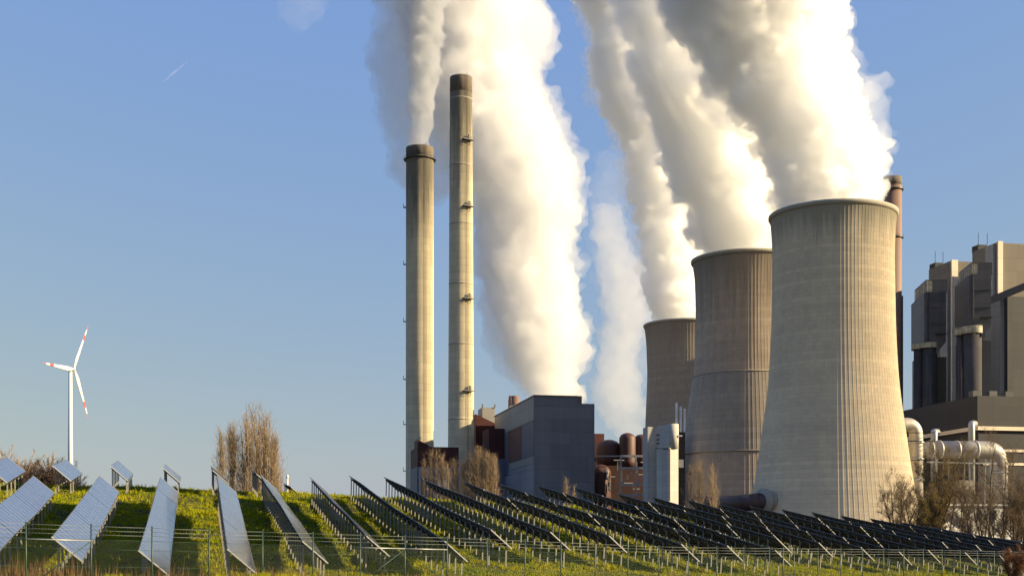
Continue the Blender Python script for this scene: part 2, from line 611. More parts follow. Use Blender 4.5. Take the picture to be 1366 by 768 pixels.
mg = NT('yard_gravel')
og = mg.obj()
mg.bsdf(mg.mix(mg.ramp(mg.noise(og, .03, 6), [(.35, 0.), (.65, 1.)]), c4(.13, .125, .115), c4(.085, .08, .07)), .95, spec=.1)
b = MB()
b.add([(-150, 235, PLAIN + .012), (520, 235, PLAIN + .012), (620, 950, PLAIN + .012), (-150, 950, PLAIN + .012)], [(0, 1, 2, 3)])
tag(b.build('yard', mg.mat), kind='structure')

# ------------------------------------------------------------------ grass
def blades(name, X, Y, hgt, wid, lean, mat, tris=3, label=None, cat=None):
    n = len(X)
    Z = height(X, Y) - .03
    V, Fc = [], []
    k = 0
    for b in range(tris):
        a = rng.uniform(0, 2 * np.pi, n)
        dx, dy = np.cos(a), np.sin(a)
        hh = hgt * rng.uniform(.6, 1.15, n)
        lx, ly = rng.normal(0, lean, n) * hh, rng.normal(0, lean, n) * hh
        ox, oy = rng.normal(0, .05, n), rng.normal(0, .05, n)
        p0 = np.c_[X + ox - dx * wid, Y + oy - dy * wid, Z]
        p1 = np.c_[X + ox + dx * wid, Y + oy + dy * wid, Z]
        p2 = np.c_[X + ox + lx, Y + oy + ly, Z + hh]
        V.append(np.stack([p0, p1, p2], 1).reshape(-1, 3))
        Fc.append(np.arange(3 * n).reshape(n, 3) + k)
        k += 3 * n
    me = mesh_from_arrays(name, np.concatenate(V), np.concatenate(Fc), [mat])
    return tag(link_mesh(name, me), label, cat, kind='stuff')


def wedge(n, y0, y1, margin=1.06):
    """random points of the visible part of the hill, denser towards the fence"""
    Y = 1 / rng.uniform(1 / y1, 1 / y0, n)
    X = rng.uniform(-margin, margin, n) * (683 / F) * Y
    return X, Y


def vnoise(X, Y, s):
    a = np.sin(X * s * 1.7 + 1.3 * np.sin(Y * s * .9)) + np.sin(Y * s * 1.3 + 1.7 * np.sin(X * s * 1.1 + 2.)) + .7 * np.sin((X + Y) * s * 2.9) + .6 * np.sin((X - 1.4 * Y) * s * 4.1)
    return a / 3.3


X, Y = wedge(270000, 44, 150)
keep = (-.2425 * X + .9701 * Y < 142)
X, Y = X[keep], Y[keep]
patch = vnoise(X * 1.3, Y * .8, .55) + .5 * vnoise(X, Y, 1.9)
keep = (patch > -.42) | (rng.random(len(X)) < .3)
X, Y = X[keep], Y[keep]
cl = vnoise(X, Y, 1.3) + .6 * vnoise(X, Y, 4.1)
tus = np.clip(cl * 1.4 - .25, 0, 1)
hg = .09 + .05 * rng.random(len(X)) + .30 * tus * (1 + .3 * vnoise(X, Y, .3))
hg = np.clip(hg, .05, .5)
wd = .012 + .00022 * Y * (1 + cl * .2)
blades('grass', X, Y, hg, wd, .45, M['grass'], 3, 'short yellow green grass covering the solar field slope', 'grass')

# dry weed stalks on the near side of the field, thickest at the left below the fence
sx, sy = [], []
for i in range(3600):
    n = rng.uniform(-3, 26) if rng.random() < .35 else rng.uniform(-4, 6)
    x, y = fence_xy(n)
    off = abs(rng.normal(0, 2.6)) + .2
    g = math.sin(n * 3.1) + math.sin(n * 7.7 + 1)
    if g < -.4 and n < 8: continue
    sx.append(x - off * .666 * rng.choice([1, 1, 1, -.3])); sy.append(y + off * .746)
sx, sy = np.array(sx), np.array(sy)
leftness = np.clip((8 - sx) / 25, .35, 1.)
blades('dry_weeds', sx, sy, rng.uniform(.7, 1.5, len(sx)) * leftness, .022, .10, M['stalk'], 2, 'tall dry brown weed stalks standing along the fence', 'weeds')

# ------------------------------------------------------------------ solar tables
MODW, MODG = .814, .82


def make_module_mesh():
    b = MB()
    w, s, t = MODW, SLANT, .04
    e = .028
    # frame ring, glass and back sheet: local x along the row, y up the slope, z out of the glass
    for sx in (-1, 1):
        b.box((sx * (w / 2 - e / 2), 0, 0), (e, s, t), mi=1)
    for sy in (-1, 1):
        b.box((0, sy * (s / 2 - e / 2), 0), (w - 2 * e, e, t), mi=1)
    b.box((0, 0, .006), (w - 2 * e, s - 2 * e, .02), mi=0)
    b.box((0, 0, -.009), (w - 2 * e, s - 2 * e, .006), mi=2)
    b.box((0, s * .36, -.026), (.14, .10, .024), mi=2)
    o = b.build('panel', [M['glass'], M['frame_dark'], M['back']])
    me = o.data
    bpy.data.objects.remove(o)
    return me


def make_post_mesh(h):
    b = MB()
    for q in ((-.03, 0, .006, .075), (.03, 0, .006, .075)):
        b.box((q[0], q[1], h / 2 - .25), (q[2], q[3], h + .5))
    b.box((0, .0345, h / 2 - .25), (.054, .006, h + .5))
    o = b.build('post', [M['postsolar']])
    me = o.data
    bpy.data.objects.remove(o)
    return me


HI, LO = TOP_H - .10, TOP_H - SLANT * math.sin(TILT) + .06
RUN = SLANT * math.cos(TILT)
MODULE = make_module_mesh()
POST_HI, POST_LO = make_post_mesh(HI - .12), make_post_mesh(LO - .04)
_frames = {}
b = MB(); b.box((0, 0, 0), (.012, SLANT + .02, .06)); _o = b.build('end_trim', [M['alu']]); END_TRIM = _o.data; bpy.data.objects.remove(_o)


def make_frame_mesh(nm):
    if nm in _frames: return _frames[nm]
    b = MB()
    L = nm * MODG
    # local: x along the row, y towards the low edge, z up; origin on the ground under the upper edge
    for f in (.22, .78):
        yy, zz = RUN * f, TOP_H - SLANT * math.sin(TILT) * f
        b.box((0, yy - .035, zz - .085), (L - .1, .05, .07), (1, 0, 0), (0, math.cos(TILT), -math.sin(TILT)), (0, math.sin(TILT), math.cos(TILT)))
    for i in range(0, nm // 2):
        xx = -L / 2 + MODG * (2 * i + 1)
        a = Vector((xx + .05, .02, TOP_H - .17)); c = Vector((xx + .05, RUN - .02, TOP_H - SLANT * math.sin(TILT) - .12))
        b.bar(a, c, .05, .08)
    o = b.build('support_frame', [M['railsolar']])
    _frames[nm] = o.data
    bpy.data.objects.remove(o)
    return _frames[nm]


def solar_table(near, far, nm, label, group, trims=(-1, 1)):
    """near/far: ground points under the upper edge at both ends"""
    d = far - near
    mid = (near + far) / 2
    ex = d.normalized()
    ey = Vector((UY.x, UY.y, 0)); ey = (ey - ex * ey.dot(ex)).normalized()
    ez = ex.cross(ey)
    if ez.z < 0: ez = -ez
    rz = Matrix((( -ex.x, ey.x, ez.x), (-ex.y, ey.y, ez.y), (-ex.z, ey.z, ez.z)))     # right-handed: x towards the camera
    t = empty('solar_table', mid, label, 'solar panels', group)
    t.rotation_euler = rz.to_euler()
    link_mesh('support_frame', make_frame_mesh(nm), t)
    t.scale = ((far - near).length / (nm * MODG), 1, 1)
    L = nm * MODG
    nrm = Vector((0, math.sin(TILT), math.cos(TILT)))
    for i in range(nm):
        m = link_mesh('panel', MODULE, t)
        m.location = Vector((-L / 2 + MODG * (i + .5), RUN / 2, TOP_H - SLANT * math.sin(TILT) / 2)) + nrm * .002 * random.uniform(-1, 1)
        m.rotation_euler = (-TILT + R(random.uniform(-.25, .25)), 0, math.pi * 0)
        # y of the module runs up the slope (towards -y of the table)
        m.rotation_euler = Matrix(((-1, 0, 0), (0, -math.cos(TILT), math.sin(TILT)), (0, math.sin(TILT), math.cos(TILT)))).to_euler()
        m.rotation_euler.x += R(random.uniform(-.3, .3))
    for sgn in trims:
        m = link_mesh('end_trim', END_TRIM, t)
        m.location = (sgn * (L / 2 + .008), RUN / 2, TOP_H - SLANT * math.sin(TILT) / 2)
        m.rotation_euler = (-TILT, 0, 0)
    for i in range(nm // 2):
        xx = -L / 2 + MODG * (2 * i + 1)
        p = link_mesh('post', POST_HI, t); p.location = (xx, .10, 0)
        p = link_mesh('post', POST_LO, t); p.location = (xx, RUN - .12, 0)
    return t


ORD = ['', 'first', 'second', 'third', 'fourth', 'fifth', 'sixth', 'seventh', 'eighth', 'ninth', 'tenth', 'eleventh', 'twelfth', 'thirteenth', 'fourteenth', 'fifteenth',
       'sixteenth', 'seventeenth', 'eighteenth', 'nineteenth', 'twentieth', 'twenty-first', 'twenty-second', 'twenty-third', 'twenty-fourth', 'twenty-fifth', 'twenty-sixth', 'twenty-seventh']
GT = 'solar tables standing in rows on the grass hill'
for k, (v, n, f) in enumerate(row_pts):
    L = math.hypot(f.x - n.x, f.y - n.y)
    nt = max(1, round(L / 8.4))
    nm = max(4, round(L / nt / MODG))
    step = L / nt
    gapw = .06 if k < 9 else .16
    side = 'pale glass showing' if k < 5 else ('white posts showing' if k < 9 else 'dark back showing')
    def row_z(u):
        t = u / L
        return n.z - TOP_H + (f.z - n.z) * t + .09 * math.sin(math.pi * t) * math.sin(7 * t + k * 1.3)
    for j in range(nt):
        u0 = j * step
        u1 = u0 + step - gapw
        a = n + (f - n) * (u0 / L); b = n + (f - n) * (u1 / L)
        dz = 0 if j == 0 or k < 9 else random.uniform(-.07, .07)
        ra = Vector((a.x, a.y, row_z(u0) + dz)); rb = Vector((b.x, b.y, row_z(u1) + dz))
        xa, xb = a.x / a.y * F + CX, (b.x / b.y) * F + CX
        if min(xa, xb) > 1400 or max(xa, xb) < -90: continue
        pos = 'end table by fence' if j == 0 else ('topmost table' if j == nt - 1 else ORD[j + 1] + ' table from fence')
        solar_table(ra, rb, nm, f'{pos}, {ORD[k + 1]} solar row from left, {side}', GT, (-1, 1) if k >= 9 else tuple(q_ for q_, ok_ in ((1, j == 0), (-1, j == nt - 1)) if ok_))
CL = ['pale table beyond the crest at the left edge of the photo', 'pale table on the crest under the wind turbine', 'pale tilted table on the crest just right of the wind turbine',
      'narrow table on the crest third to the right of the wind turbine mast', 'dark table seen end on left of the bare poplar clump', 'dark table on the crest before the bare poplar clump',
      'tiny dark table tip on the crest beside the lamp post']
for (v, n, f), lb in zip(crest_pts, CL):
    L = math.hypot(f.x - n.x, f.y - n.y)
    nm = int(L / MODG); nm -= nm % 2
    solar_table(n - Vector((0, 0, TOP_H)), f - Vector((0, 0, TOP_H)), max(nm, 4), lb, 'solar tables on the crest of the hill')

# ------------------------------------------------------------------ fence
fx0, fy0 = fence_xy(0)
fence = empty('wire_fence', (fx0, fy0, fence_top(0) - FH), 'green wire mesh fence topped with three barbed wires in front of solar field', 'fence')
NP = range(-4, 33)
for n in NP:
    x, y = fence_xy(n)
    z1 = fence_top(n)
    b = MB()
    b.tube([(x, y, z1 - FH - .4), (x, y, z1)], .032, 8)
    b.lathe((x, y, z1), [(.036, -.03), (.036, .01), (.01, .025)], 8)
    b.build('post', M['fencegreen'], fence)
x, y = fence_xy(18.55)
b = MB(); b.tube([(x, y, fence_top(18.5) - FH - .4), (x, y, fence_top(18.5) + .01)], .045, 8); b.build('post', M['fencegreen'], fence)
for w in range(3):
    b = MB()
    for n in NP:
        if n + 1 not in NP: continue
        (x0, y0), (x1, y1) = fence_xy(n), fence_xy(n + 1)
        za, zb = fence_top(n) - .06 - .16 * w, fence_top(n + 1) - .06 - .16 * w
        mid = Vector(((x0 + x1) / 2, (y0 + y1) / 2, (za + zb) / 2 - .012))
        b.tube([(x0, y0 - .04, za), mid - Vector((0, .04, 0)), (x1, y1 - .04, zb)], .0065, 4)
        for q in range(1, 20):
            t = q / 20
            p = Vector((x0 + (x1 - x0) * t, y0 + (y1 - y0) * t - .04, za + (zb - za) * t - .01))
            b.bar(p - Vector((.02, .01, .03)), p + Vector((.02, .01, .03)), .004)
    b.build('barbed_wire', M['barb'], fence)
b = MB()
for d in (.58, .95, 1.62, 2.2):
    for n in NP:
        if n + 1 not in NP: continue
        (x0, y0), (x1, y1) = fence_xy(n), fence_xy(n + 1)
        b.tube([(x0, y0 - .035, fence_top(n) - d), (x1, y1 - .035, fence_top(n + 1) - d)], .0065, 4)
for n in NP:
    if n + 1 not in NP: continue
    (x0, y0), (x1, y1) = fence_xy(n), fence_xy(n + 1)
    A = Vector((x0, y0 - .03, fence_top(n) - .58)); B = Vector((x1, y1 - .03, fence_top(n + 1) - .58))
    W, HH = (B - A), 1.65
    Lw = math.hypot(W.x, W.y)
    s = .075
    for dirn in (1, -1):
        q = -HH
        while q < Lw:
            t0, t1 = max(q, 0), min(q + HH, Lw)
            if t1 - t0 > .02:
                h0, h1 = t0 - q, t1 - q
                if dirn < 0: h0, h1 = HH - h0, HH - h1
                p0 = A + W * (t0 / Lw) - Vector((0, 0, h0)); p1 = A + W * (t1 / Lw) - Vector((0, 0, h1))
                b.bar(p0, p1, .0018)
            q += s
b.build('wire_mesh', M['fencegreen'], fence)
for (n0, n1) in ((0, 1), (6, 7), (7, 8)):
    (x0, y0), (x1, y1) = fence_xy(n0), fence_xy(n1)
    za, zb = fence_top(n0) - .62, fence_top(n1) - .62
    b = MB(); b.tube([(x0, y0 - .05, za), (x1, y1 - .05, zb)], .024, 8)
    b.build('brace_rail', M['steel_grey'], fence)
    b = MB()
    if n0 == 0: b.tube([(x1, y1 - .05, zb - .03), (x0 + (x1 - x0) * .15, y0 + (y1 - y0) * .15 - .05, za - 1.6)], .02, 8)
    elif n0 == 6: b.tube([(x0, y0 - .05, za - 1.6), (x1, y1 - .05, zb - .03)], .016, 8)
    else: b.tube([(x0, y0 - .05, za - .03), (x1, y1 - .05, zb - 1.6)], .016, 8)
    b.build('brace_strut', M['fencegreen'], fence)

# ------------------------------------------------------------------ cooling towers
def smooth_profile(pts, n=72):
    pts = sorted(pts)
    z = np.array([p[0] for p in pts]); r = np.array([p[1] for p in pts])
    zz = np.linspace(z[0], z[-1], n)
    rr = np.interp(zz, z, r)
    k = np.array([1, 2, 3, 4, 3, 2, 1.]); k /= k.sum()
    pad = np.r_[2 * rr[0] - rr[3:0:-1], rr, 2 * rr[-1] - rr[-2:-5:-1]]
    rr = np.convolve(pad, k, 'valid')
    return zz, rr


def cooling_tower(D, cx, prof_px, rim_y, ribs, mats, label, bands=None, lip=.55):
    base = P(cx, HY, D); base.z = PLAIN
    t = empty('cooling_tower', base, label, 'cooling tower', 'cooling towers of the power station')
    pts = [((HY - y) / F * D, hw / F * D) for y, hw in prof_px]
    zz, rr = smooth_profile(pts)
    ztop = zz[-1]
    n = ribs * 6
    pat = [0, 0, 0, 0, .0, .07]
    zi = PLAIN + 7.0
    def shell(z0, z1, add, m):
        sel = [(z, r) for z, r in zip(zz, rr) if z0 < z < z1]
        pr = [(float(np.interp(z0, zz, rr)), z0)] + [(float(r), float(z)) for z, r in sel] + [(float(np.interp(z1, zz, rr)), z1)]
        b = MB()
        b.lathe((base.x, base.y, 0), [(r + add, z) for r, z in pr], n, smooth=False, cap0=False, cap1=False, rfun=lambda k, nn, z: pat[k % 6])
        return b
    if bands:
        edges = [zi] + [(HY - y) / F * D for y in bands] + [ztop]
        specs = [(.0, 1), (.32, 2), (.0, 0)]
        for i in range(3):
            shell(edges[i], edges[i + 1], specs[i][0], i).build('shell', mats[specs[i][1]], t)
        for e in edges[1:3]:
            b = MB()
            r = float(np.interp(e, zz, rr))
            b.lathe((base.x, base.y, e), [(r - .4, -.25), (r + .55, -.25), (r + .55, .2), (r - .4, .2)], 96)
            b.build('ring_beam', M['rim'], t)
    else:
        shell(zi, ztop, 0, 0).build('shell', mats[0], t)
    r = rr[-1]
    b = MB()
    b.lathe((base.x, base.y, ztop), [(r - .5, -1.2), (r + .15, -1.2), (r + lip, -.5), (r + lip, .25), (r - .5, .25)], 120, cap0=False, cap1=False)
    b.build('rim', M['rim'], t)
    b = MB()
    b.lathe((base.x, base.y, 0), [(float(q) - .6, float(z)) for z, q in list(zip(zz, rr))[::3]], 64, cap0=False, cap1=False)
    b.build('inner_shell', M['inside'], t)
    b = MB()
    r0 = float(np.interp(zi, zz, rr))
    for k in range(48):
        a, a2 = 2 * math.pi * k / 48, 2 * math.pi * (k + .5) / 48
        top = Vector((base.x + r0 * math.cos(a2), base.y + r0 * math.sin(a2), zi + .2))
        for q in (a, a + 2 * math.pi / 48):
            b.tube([(base.x + (r0 + 2.5) * math.cos(q), base.y + (r0 + 2.5) * math.sin(q), PLAIN - .5), top], .45, 6)
    b.lathe((base.x, base.y, PLAIN), [(r0 + 4, -.5), (r0 + 4, .9), (r0 + 3.2, .9), (r0 + 3.2, -.5)], 64, cap0=False, cap1=False)
    b.build('support_struts', M['rim'], t)
    return base, ztop, r


cooling_tower(422, 1111, [(288, 82.3), (296, 81.4), (303, 80.6), (315, 79.8), (340, 79.0), (364, 79.2), (432, 80.2), (470, 81.8), (500, 83.6), (531, 86.6), (564, 91.2), (587, 94.6), (619, 98.8), (648, 103.5), (690, 111), (735, 120)],
              288, 108, [M['tower1']], 'nearest and tallest looking cooling tower of pale ribbed concrete, sunlit on its right half')
cooling_tower(495, 995, [(348, 71.0), (355, 69.5), (370, 67.4), (413, 66), (461, 66.6), (482, 67.4), (505, 69.6), (531, 73.6), (570, 78.6), (609, 83.6), (632, 87), (680, 94), (733, 102)],
              348, 100, [M['tower2'], M['tower2'], M['tower2band']], 'middle cooling tower of brown weathered concrete with a ribbed grey band round its waist', bands=(606, 503))
cooling_tower(660, 914, [(434, 54.2), (445, 52.6), (458, 51.4), (500, 50), (515, 50.6), (574, 53), (620, 58), (660, 63), (728, 75)],
              434, 92, [M['tower3']], 'farthest smallest looking cooling tower of dark grey concrete, half hidden by the middle tower')

# ------------------------------------------------------------------ chimneys
def lathe_part(name, c, prof, n, mat, parent, smooth=True, **kw):
    b = MB(); b.lathe(c, prof, n, smooth=smooth, **kw)
    return b.build(name, mat, parent)


def chimney_platforms(t, base, rfun, zs, ang, full=False, name='platform'):
    for z in zs:
        r = rfun(z)
        b = MB()
        if full:
            b.lathe((base.x, base.y, z), [(r, 0), (r + 1.1, 0), (r + 1.1, .18), (r, .18)], 32, cap0=False, cap1=False, smooth=False)
            b.lathe((base.x, base.y, z), [(r + 1.05, 1.1), (r + 1.12, 1.1), (r + 1.12, 1.2), (r + 1.05, 1.2)], 32, cap0=False, cap1=False, smooth=False)
            for k in range(16):
                a = 2 * math.pi * k / 16
                b.bar((base.x + (r + 1.08) * math.cos(a), base.y + (r + 1.08) * math.sin(a), z), (base.x + (r + 1.08) * math.cos(a), base.y + (r + 1.08) * math.sin(a), z + 1.2), .08)
        else:
            c = Vector((base.x + (r + 1.0) * math.cos(ang), base.y + (r + 1.0) * math.sin(ang), z))
            s = Vector((-math.sin(ang), math.cos(ang), 0))
            o = Vector((math.cos(ang), math.sin(ang), 0))
            b.box(c, (5.4, 2.2, .3), s, o)
            b.box(c + o * .95 + Vector((0, 0, 1.15)), (5.4, .1, .12), s, o)
            for q in (-2.6, -1.3, 0, 1.3, 2.6):
                b.box(c + o * .95 + s * q + Vector((0, 0, .6)), (.1, .1, 1.2), s, o)
            b.bar(c - o * .9 - Vector((0, 0, 2.2)) + s * 1.2, c + o * .7 + s * 1.2, .16)
            b.bar(c - o * .9 - Vector((0, 0, 2.2)) - s * 1.2, c + o * .7 - s * 1.2, .16)
            b.box(c + s * .8 + Vector((0, 0, 1.2)), (.8, .8, 2.2), s, o)
        b.build(name, M['steel_dark'], t)


def big_chimney(D, cx, top_y, hw_top, hw_base, mat, label, rim_len, plat_y, lad_ang):
    base = P(cx, HY, D); base.z = PLAIN
    t = empty('chimney', base, label, 'chimney', 'tall concrete chimneys')
    z1 = (HY - top_y) / F * D
    rt, rb = hw_top / F * D, hw_base / F * D
    rf = lambda z: rb + (rt - rb) * max(0., min(1., (z - 20) / (z1 - 20)))
    prof = [(rf(z) * 1.03 if z < 5 else rf(z), z) for z in np.linspace(PLAIN - 1, z1 - rim_len, 40)]
    lathe_part('shaft', (base.x, base.y, 0), prof, 64, mat, t, cap1=False)
    zr = z1 - rim_len
    lathe_part('crown_ring', (base.x, base.y, 0), [(rt - .8, zr - .3), (rt + .04, zr), (rt + .04, z1 - .5), (rt, z1), (rt - .8, z1), (rt - .8, z1 - 6)], 64, M['soot'], t, cap0=False, cap1=True)
    b = MB()
    a = lad_ang
    pts = [(base.x + (rf(z) + .45) * math.cos(a), base.y + (rf(z) + .45) * math.sin(a), z) for z in np.linspace(4, z1 + 1, 40)]
    s = Vector((-math.sin(a), math.cos(a), 0)) * .3
    for p0, p1 in zip(pts[:-1], pts[1:]):
        b.bar(Vector(p0) + s, Vector(p1) + s, .09); b.bar(Vector(p0) - s, Vector(p1) - s, .09)
        for q in range(4):
            c = Vector(p0).lerp(Vector(p1), q / 4)
            b.bar(c + s, c - s, .1)
    b.build('ladder', M['steel_dark'], t)
    chimney_platforms(t, base, rf, [(HY - y) / F * D for y in plat_y], a)
    return base, z1, rt, t


b1, zt1, rt1, ch1 = big_chimney(590, 560, 198, 18.4, 18.7, M['chim1'], 'shorter thicker concrete chimney with sooty top, smoking, left of the taller one', 4.6, [], R(-62))
chimney_platforms(ch1, b1, lambda z: rt1, [(HY - y) / F * 590 for y in (214,)], 0, True, 'gallery')
for y in (277, 353, 429, 506, 566, 628):
    z = (HY - y) / F * 590
    b = MB(); b.box((b1.x - rt1 - .5, b1.y - .5, z), (1.4, 1.6, .3)); b.box((b1.x - rt1 - 1.1, b1.y - .5, z + .9), (.12, 1.6, 1.6)); b.build('warning_light', M['steel_dark'], ch1)
b2, zt2, rt2, ch2 = big_chimney(575, 615, 104, 14.8, 17.8, M['chim2'], 'taller slender concrete chimney with dark top and four small platforms', 7.2, [191, 279, 401, 523], R(-58))
for y in (134, 222, 300, 380, 460, 560):
    b = MB()
    z = (HY - y) / F * 575
    r = rt2 + (17.8 - 14.8) / F * 575 * (1 - (z - 20) / (zt2 - 20))
    b.lathe((b2.x, b2.y, z), [(r - .1, -.25), (r + .10, -.25), (r + .10, .25), (r - .1, .25)], 48, cap0=False, cap1=False)
    b.build('band', M['rim'], ch2)

# brown steel stack behind the nearest tower
D = 610
bs = P(1190.5, HY, D); bs.z = PLAIN
st = empty('steel_stack', bs, 'brown steel stack rising behind the right edge of the nearest cooling tower', 'stack')
r = 12 / F * D
z1 = (HY - 237) / F * D
lathe_part('shaft', (bs.x, bs.y, 0), [(r * 1.06, PLAIN), (r * 1.06, 60), (r, 70), (r, z1 - 4)], 40, M['brownstack'], st)
lathe_part('stack_top', (bs.x, bs.y, 0), [(r - .2, z1 - 4.1), (r + .1, z1 - 4), (r + .1, z1), (r - .5, z1), (r - .5, z1 - 3)], 40, M['soot'], st)
for y in (254, 318):
    z = (HY - y) / F * D
    b = MB()
    b.lathe((bs.x, bs.y, z), [(r, 0), (r + .9, 0), (r + .9, .35), (r, .35)], 32, cap0=False, cap1=False, smooth=False)
    b.lathe((bs.x, bs.y, z), [(r + .8, 1.1), (r + .9, 1.1), (r + .9, 1.25), (r + .8, 1.25)], 32, cap0=False, cap1=False, smooth=False)
    b.build('gallery', M['steel_dark'], st)
b = MB(); b.bar((bs.x + r + .2, bs.y - 1, PLAIN), (bs.x + r + .2, bs.y - 1, (HY - 395) / F * D), .5); b.build('cable_duct', M['steel_dark'], st)

# ------------------------------------------------------------------ plant buildings
EX, EY = Vector((.981, .194, 0)), Vector((-.194, .981, 0))


def solve_w(A, d, xp):
    """distance along d from A until the point projects on photograph column xp"""
    k = (xp - CX) / F
    return (k * A.y - A.x) / (d.x - k * d.y)


def quad_box(x0, D, x1, depth, ytop, ybot=None, drop=0., ex=EX, ey=EY):
    """footprint and heights of a block whose near left corner stands at column x0, depth D, and whose near right corner is at column x1"""
    A = P(x0, HY, D); A.z = 0
    w = solve_w(A, ex, x1)
    z1 = (HY - ytop) / F * D
    z0 = PLAIN - .5 if ybot is None else (HY - ybot) / F * D
    poly = [A, A + ex * w, A + ex * w + ey * depth, A + ey * depth]
    return poly, z0, z1


def block(name, mats, parent, *a, **k):
    poly, z0, z1 = quad_box(*a, **k)
    b = MB(); b.prism(poly, z0, z1)
    return b.build(name, mats, parent)


# --- grey boiler house in the middle
c = P(752, HY, 505); c.z = PLAIN
bh = empty('boiler_house', c, 'large slate grey windowless boiler house behind the middle of the solar field', 'building')
A = P(712.8, HY, 500); A.z = 0
wF = solve_w(A, EX, 770)
wR = solve_w(A, EX, 793)
dL = solve_w(A, EY, 660)
zt = (HY - 528) / F * 500
b = MB(); b.prism([A, A + EX * wF, A + EX * wF + EY * dL, A + EY * dL], PLAIN - .5, zt); b.build('hall', [M['slate']], bh)
b = MB(); b.prism([A + EX * wF, A + EX * wR, A + EX * wR + EY * 60, A + EX * wF + EY * 60], PLAIN - .5, (HY - 538.5) / F * 505); b.build('annex', [M['slate']], bh)
# roof edging
b = MB()
for p, q in ((A, A + EX * wF), (A, A + EY * dL)):
    b.bar(Vector((p.x, p.y, zt + .2)), Vector((q.x, q.y, zt + .2)), .7, .5)
b.build('roof_edge', M['steel_dark'], bh)
b = MB()
x0, x1 = solve_w(A, EX, 760.5), solve_w(A, EX, 777.5)
q = A + EX * x0 + EY * 1.5
b.prism([q, q + EX * (x1 - x0), q + EX * (x1 - x0) + EY * 6, q + EY * 6], (HY - 538) / F * 504, (HY - 527.5) / F * 504); b.build('roof_hut', [M['brownclad']], bh)


def side_panel(name, mat, xa, xb, ya, yb, out=.25):
    """cladding field on the left wall between columns xa (far) and xb (near), heights measured at the near corner line"""
    sa, sb = solve_w(A, EY, xa), solve_w(A, EY, xb)
    o = -EX * out
    p, q = A + EY * sb, A + EY * sa
    b = MB()
    z0, z1 = (HY - yb) / F * 500, (HY - ya) / F * 500
    b.prism([p, q, q + o, p + o][::-1], z0, z1)
    return b.build(name, [mat], bh)


side_panel('upper_cladding', M['greyclad'], 661, 712.6, 529, 560)
side_panel('red_cladding', M['dullred'], 679, 696, 560.4, 607, .3)
side_panel('blue_cladding', M['blueclad'], 696.2, 712.6, 560.4, 607, .2)
side_panel('dark_cladding', M['blueclad'], 662, 678.6, 560.4, 624, .28)
side_panel('grey_band', M['greyclad'], 680, 712.6, 607.6, 618, .3)
side_panel('lower_cladding', M['paleclad'], 664, 712.6, 625, 690, .26)
side_panel('middle_cladding', M['paleclad'], 679, 712.6, 618.4, 624.6, .22)
# vent stacks on the roof
for i, (x, w) in enumerate(((682.6, 1.6), (687.2, 2.0))):
    q = P(x, HY, 572)
    b = MB(); b.lathe((q.x, q.y, 0), [(w, zt - 1), (w, (HY - 533) / F * 572), (w * .86, (HY - 533) / F * 572), (w * .86, (HY - 528) / F * 572)], 20); b.build('vent_stack', [M['brownstack']], bh)
q = P(686, HY, 571)
b = MB(); b.lathe((q.x, q.y, 0), [(2.1, zt - 3), (2.1, (HY - 541) / F * 571)], 20, cap1=True)
b.box((q.x, q.y, zt - 1), (3.6, 3.2, 5.)); b.build('stack_base', [M['whitewall']], bh)

# --- red hall between the tall chimney and the grey house
c = P(650, HY, 590); c.z = PLAIN
rh = empty('red_hall', c, 'oxide red hall between the tall chimney and the slate boiler house', 'building')
poly, z0, z1 = quad_box(634.5, 586, 664, 40, 566)
zs = [(HY - 552) / F * 586, (HY - 566) / F * 588, (HY - 566) / F * 588, (HY - 552) / F * 586]
b = MB(); b.prism(poly, z0, zs); b.build('wall', [M['red']], rh)
poly, z0, z1 = quad_box(643.5, 596, 660, 12, 543, 575)
b = MB(); b.prism(poly, z0, z1)
for i in (0, 1):
    b.box((poly[i].x, poly[i].y, z1 + .7), (.8, .8, 1.6))
b.build('roof_plant_room', [M['greyclad']], rh)
block('side_wing', [M['red']], rh, 664.2, 588, 682, 20, 569)
block('front_wing', [M['red']], rh, 652, 558, 678.6, 16, 571, 611)
block('lower_wing', [M['blueclad']], rh, 651.6, 557.6, 678.6, 16, 611.2)

# --- red hall left of the tall chimney
c = P(580, HY, 530); c.z = PLAIN
r2 = empty('red_hall', c, 'oxide red hall between the bases of the two concrete chimneys', 'building')
block('wall', [M['red']], r2, 557, 530, 612, 24, 595.5, 622)
block('lower_storey', [M['blueclad']], r2, 556.4, 529.4, 612, 24, 622.2)
poly, z0, z1 = quad_box(557.3, 533, 572, 12, 595.4, 596)
b = MB()
zl, zh = (HY - 595.3) / F * 533, (HY - 586) / F * 533
b.prism([poly[0], poly[1], poly[2], poly[3]], zl, [zh, zl + .6, zl + .6, zh]); b.build('skylight_roof', [M['red']], r2)
b = MB()
for i in range(9):
    q = P(560 + i * 5.2, HY, 526); b.bar((q.x, q.y, PLAIN), (q.x, q.y, (HY - 624) / F * 526), .5)
for y in (626, 636): 
    p0, p1 = P(558, y, 526), P(604, y, 526); b.bar(p0, p1, .5)
b.build('steel_frame', [M['steel_grey']], r2)
block('loading_hut', [M['whitewall']], r2, 584, 518, 599, 6, 640, 652)

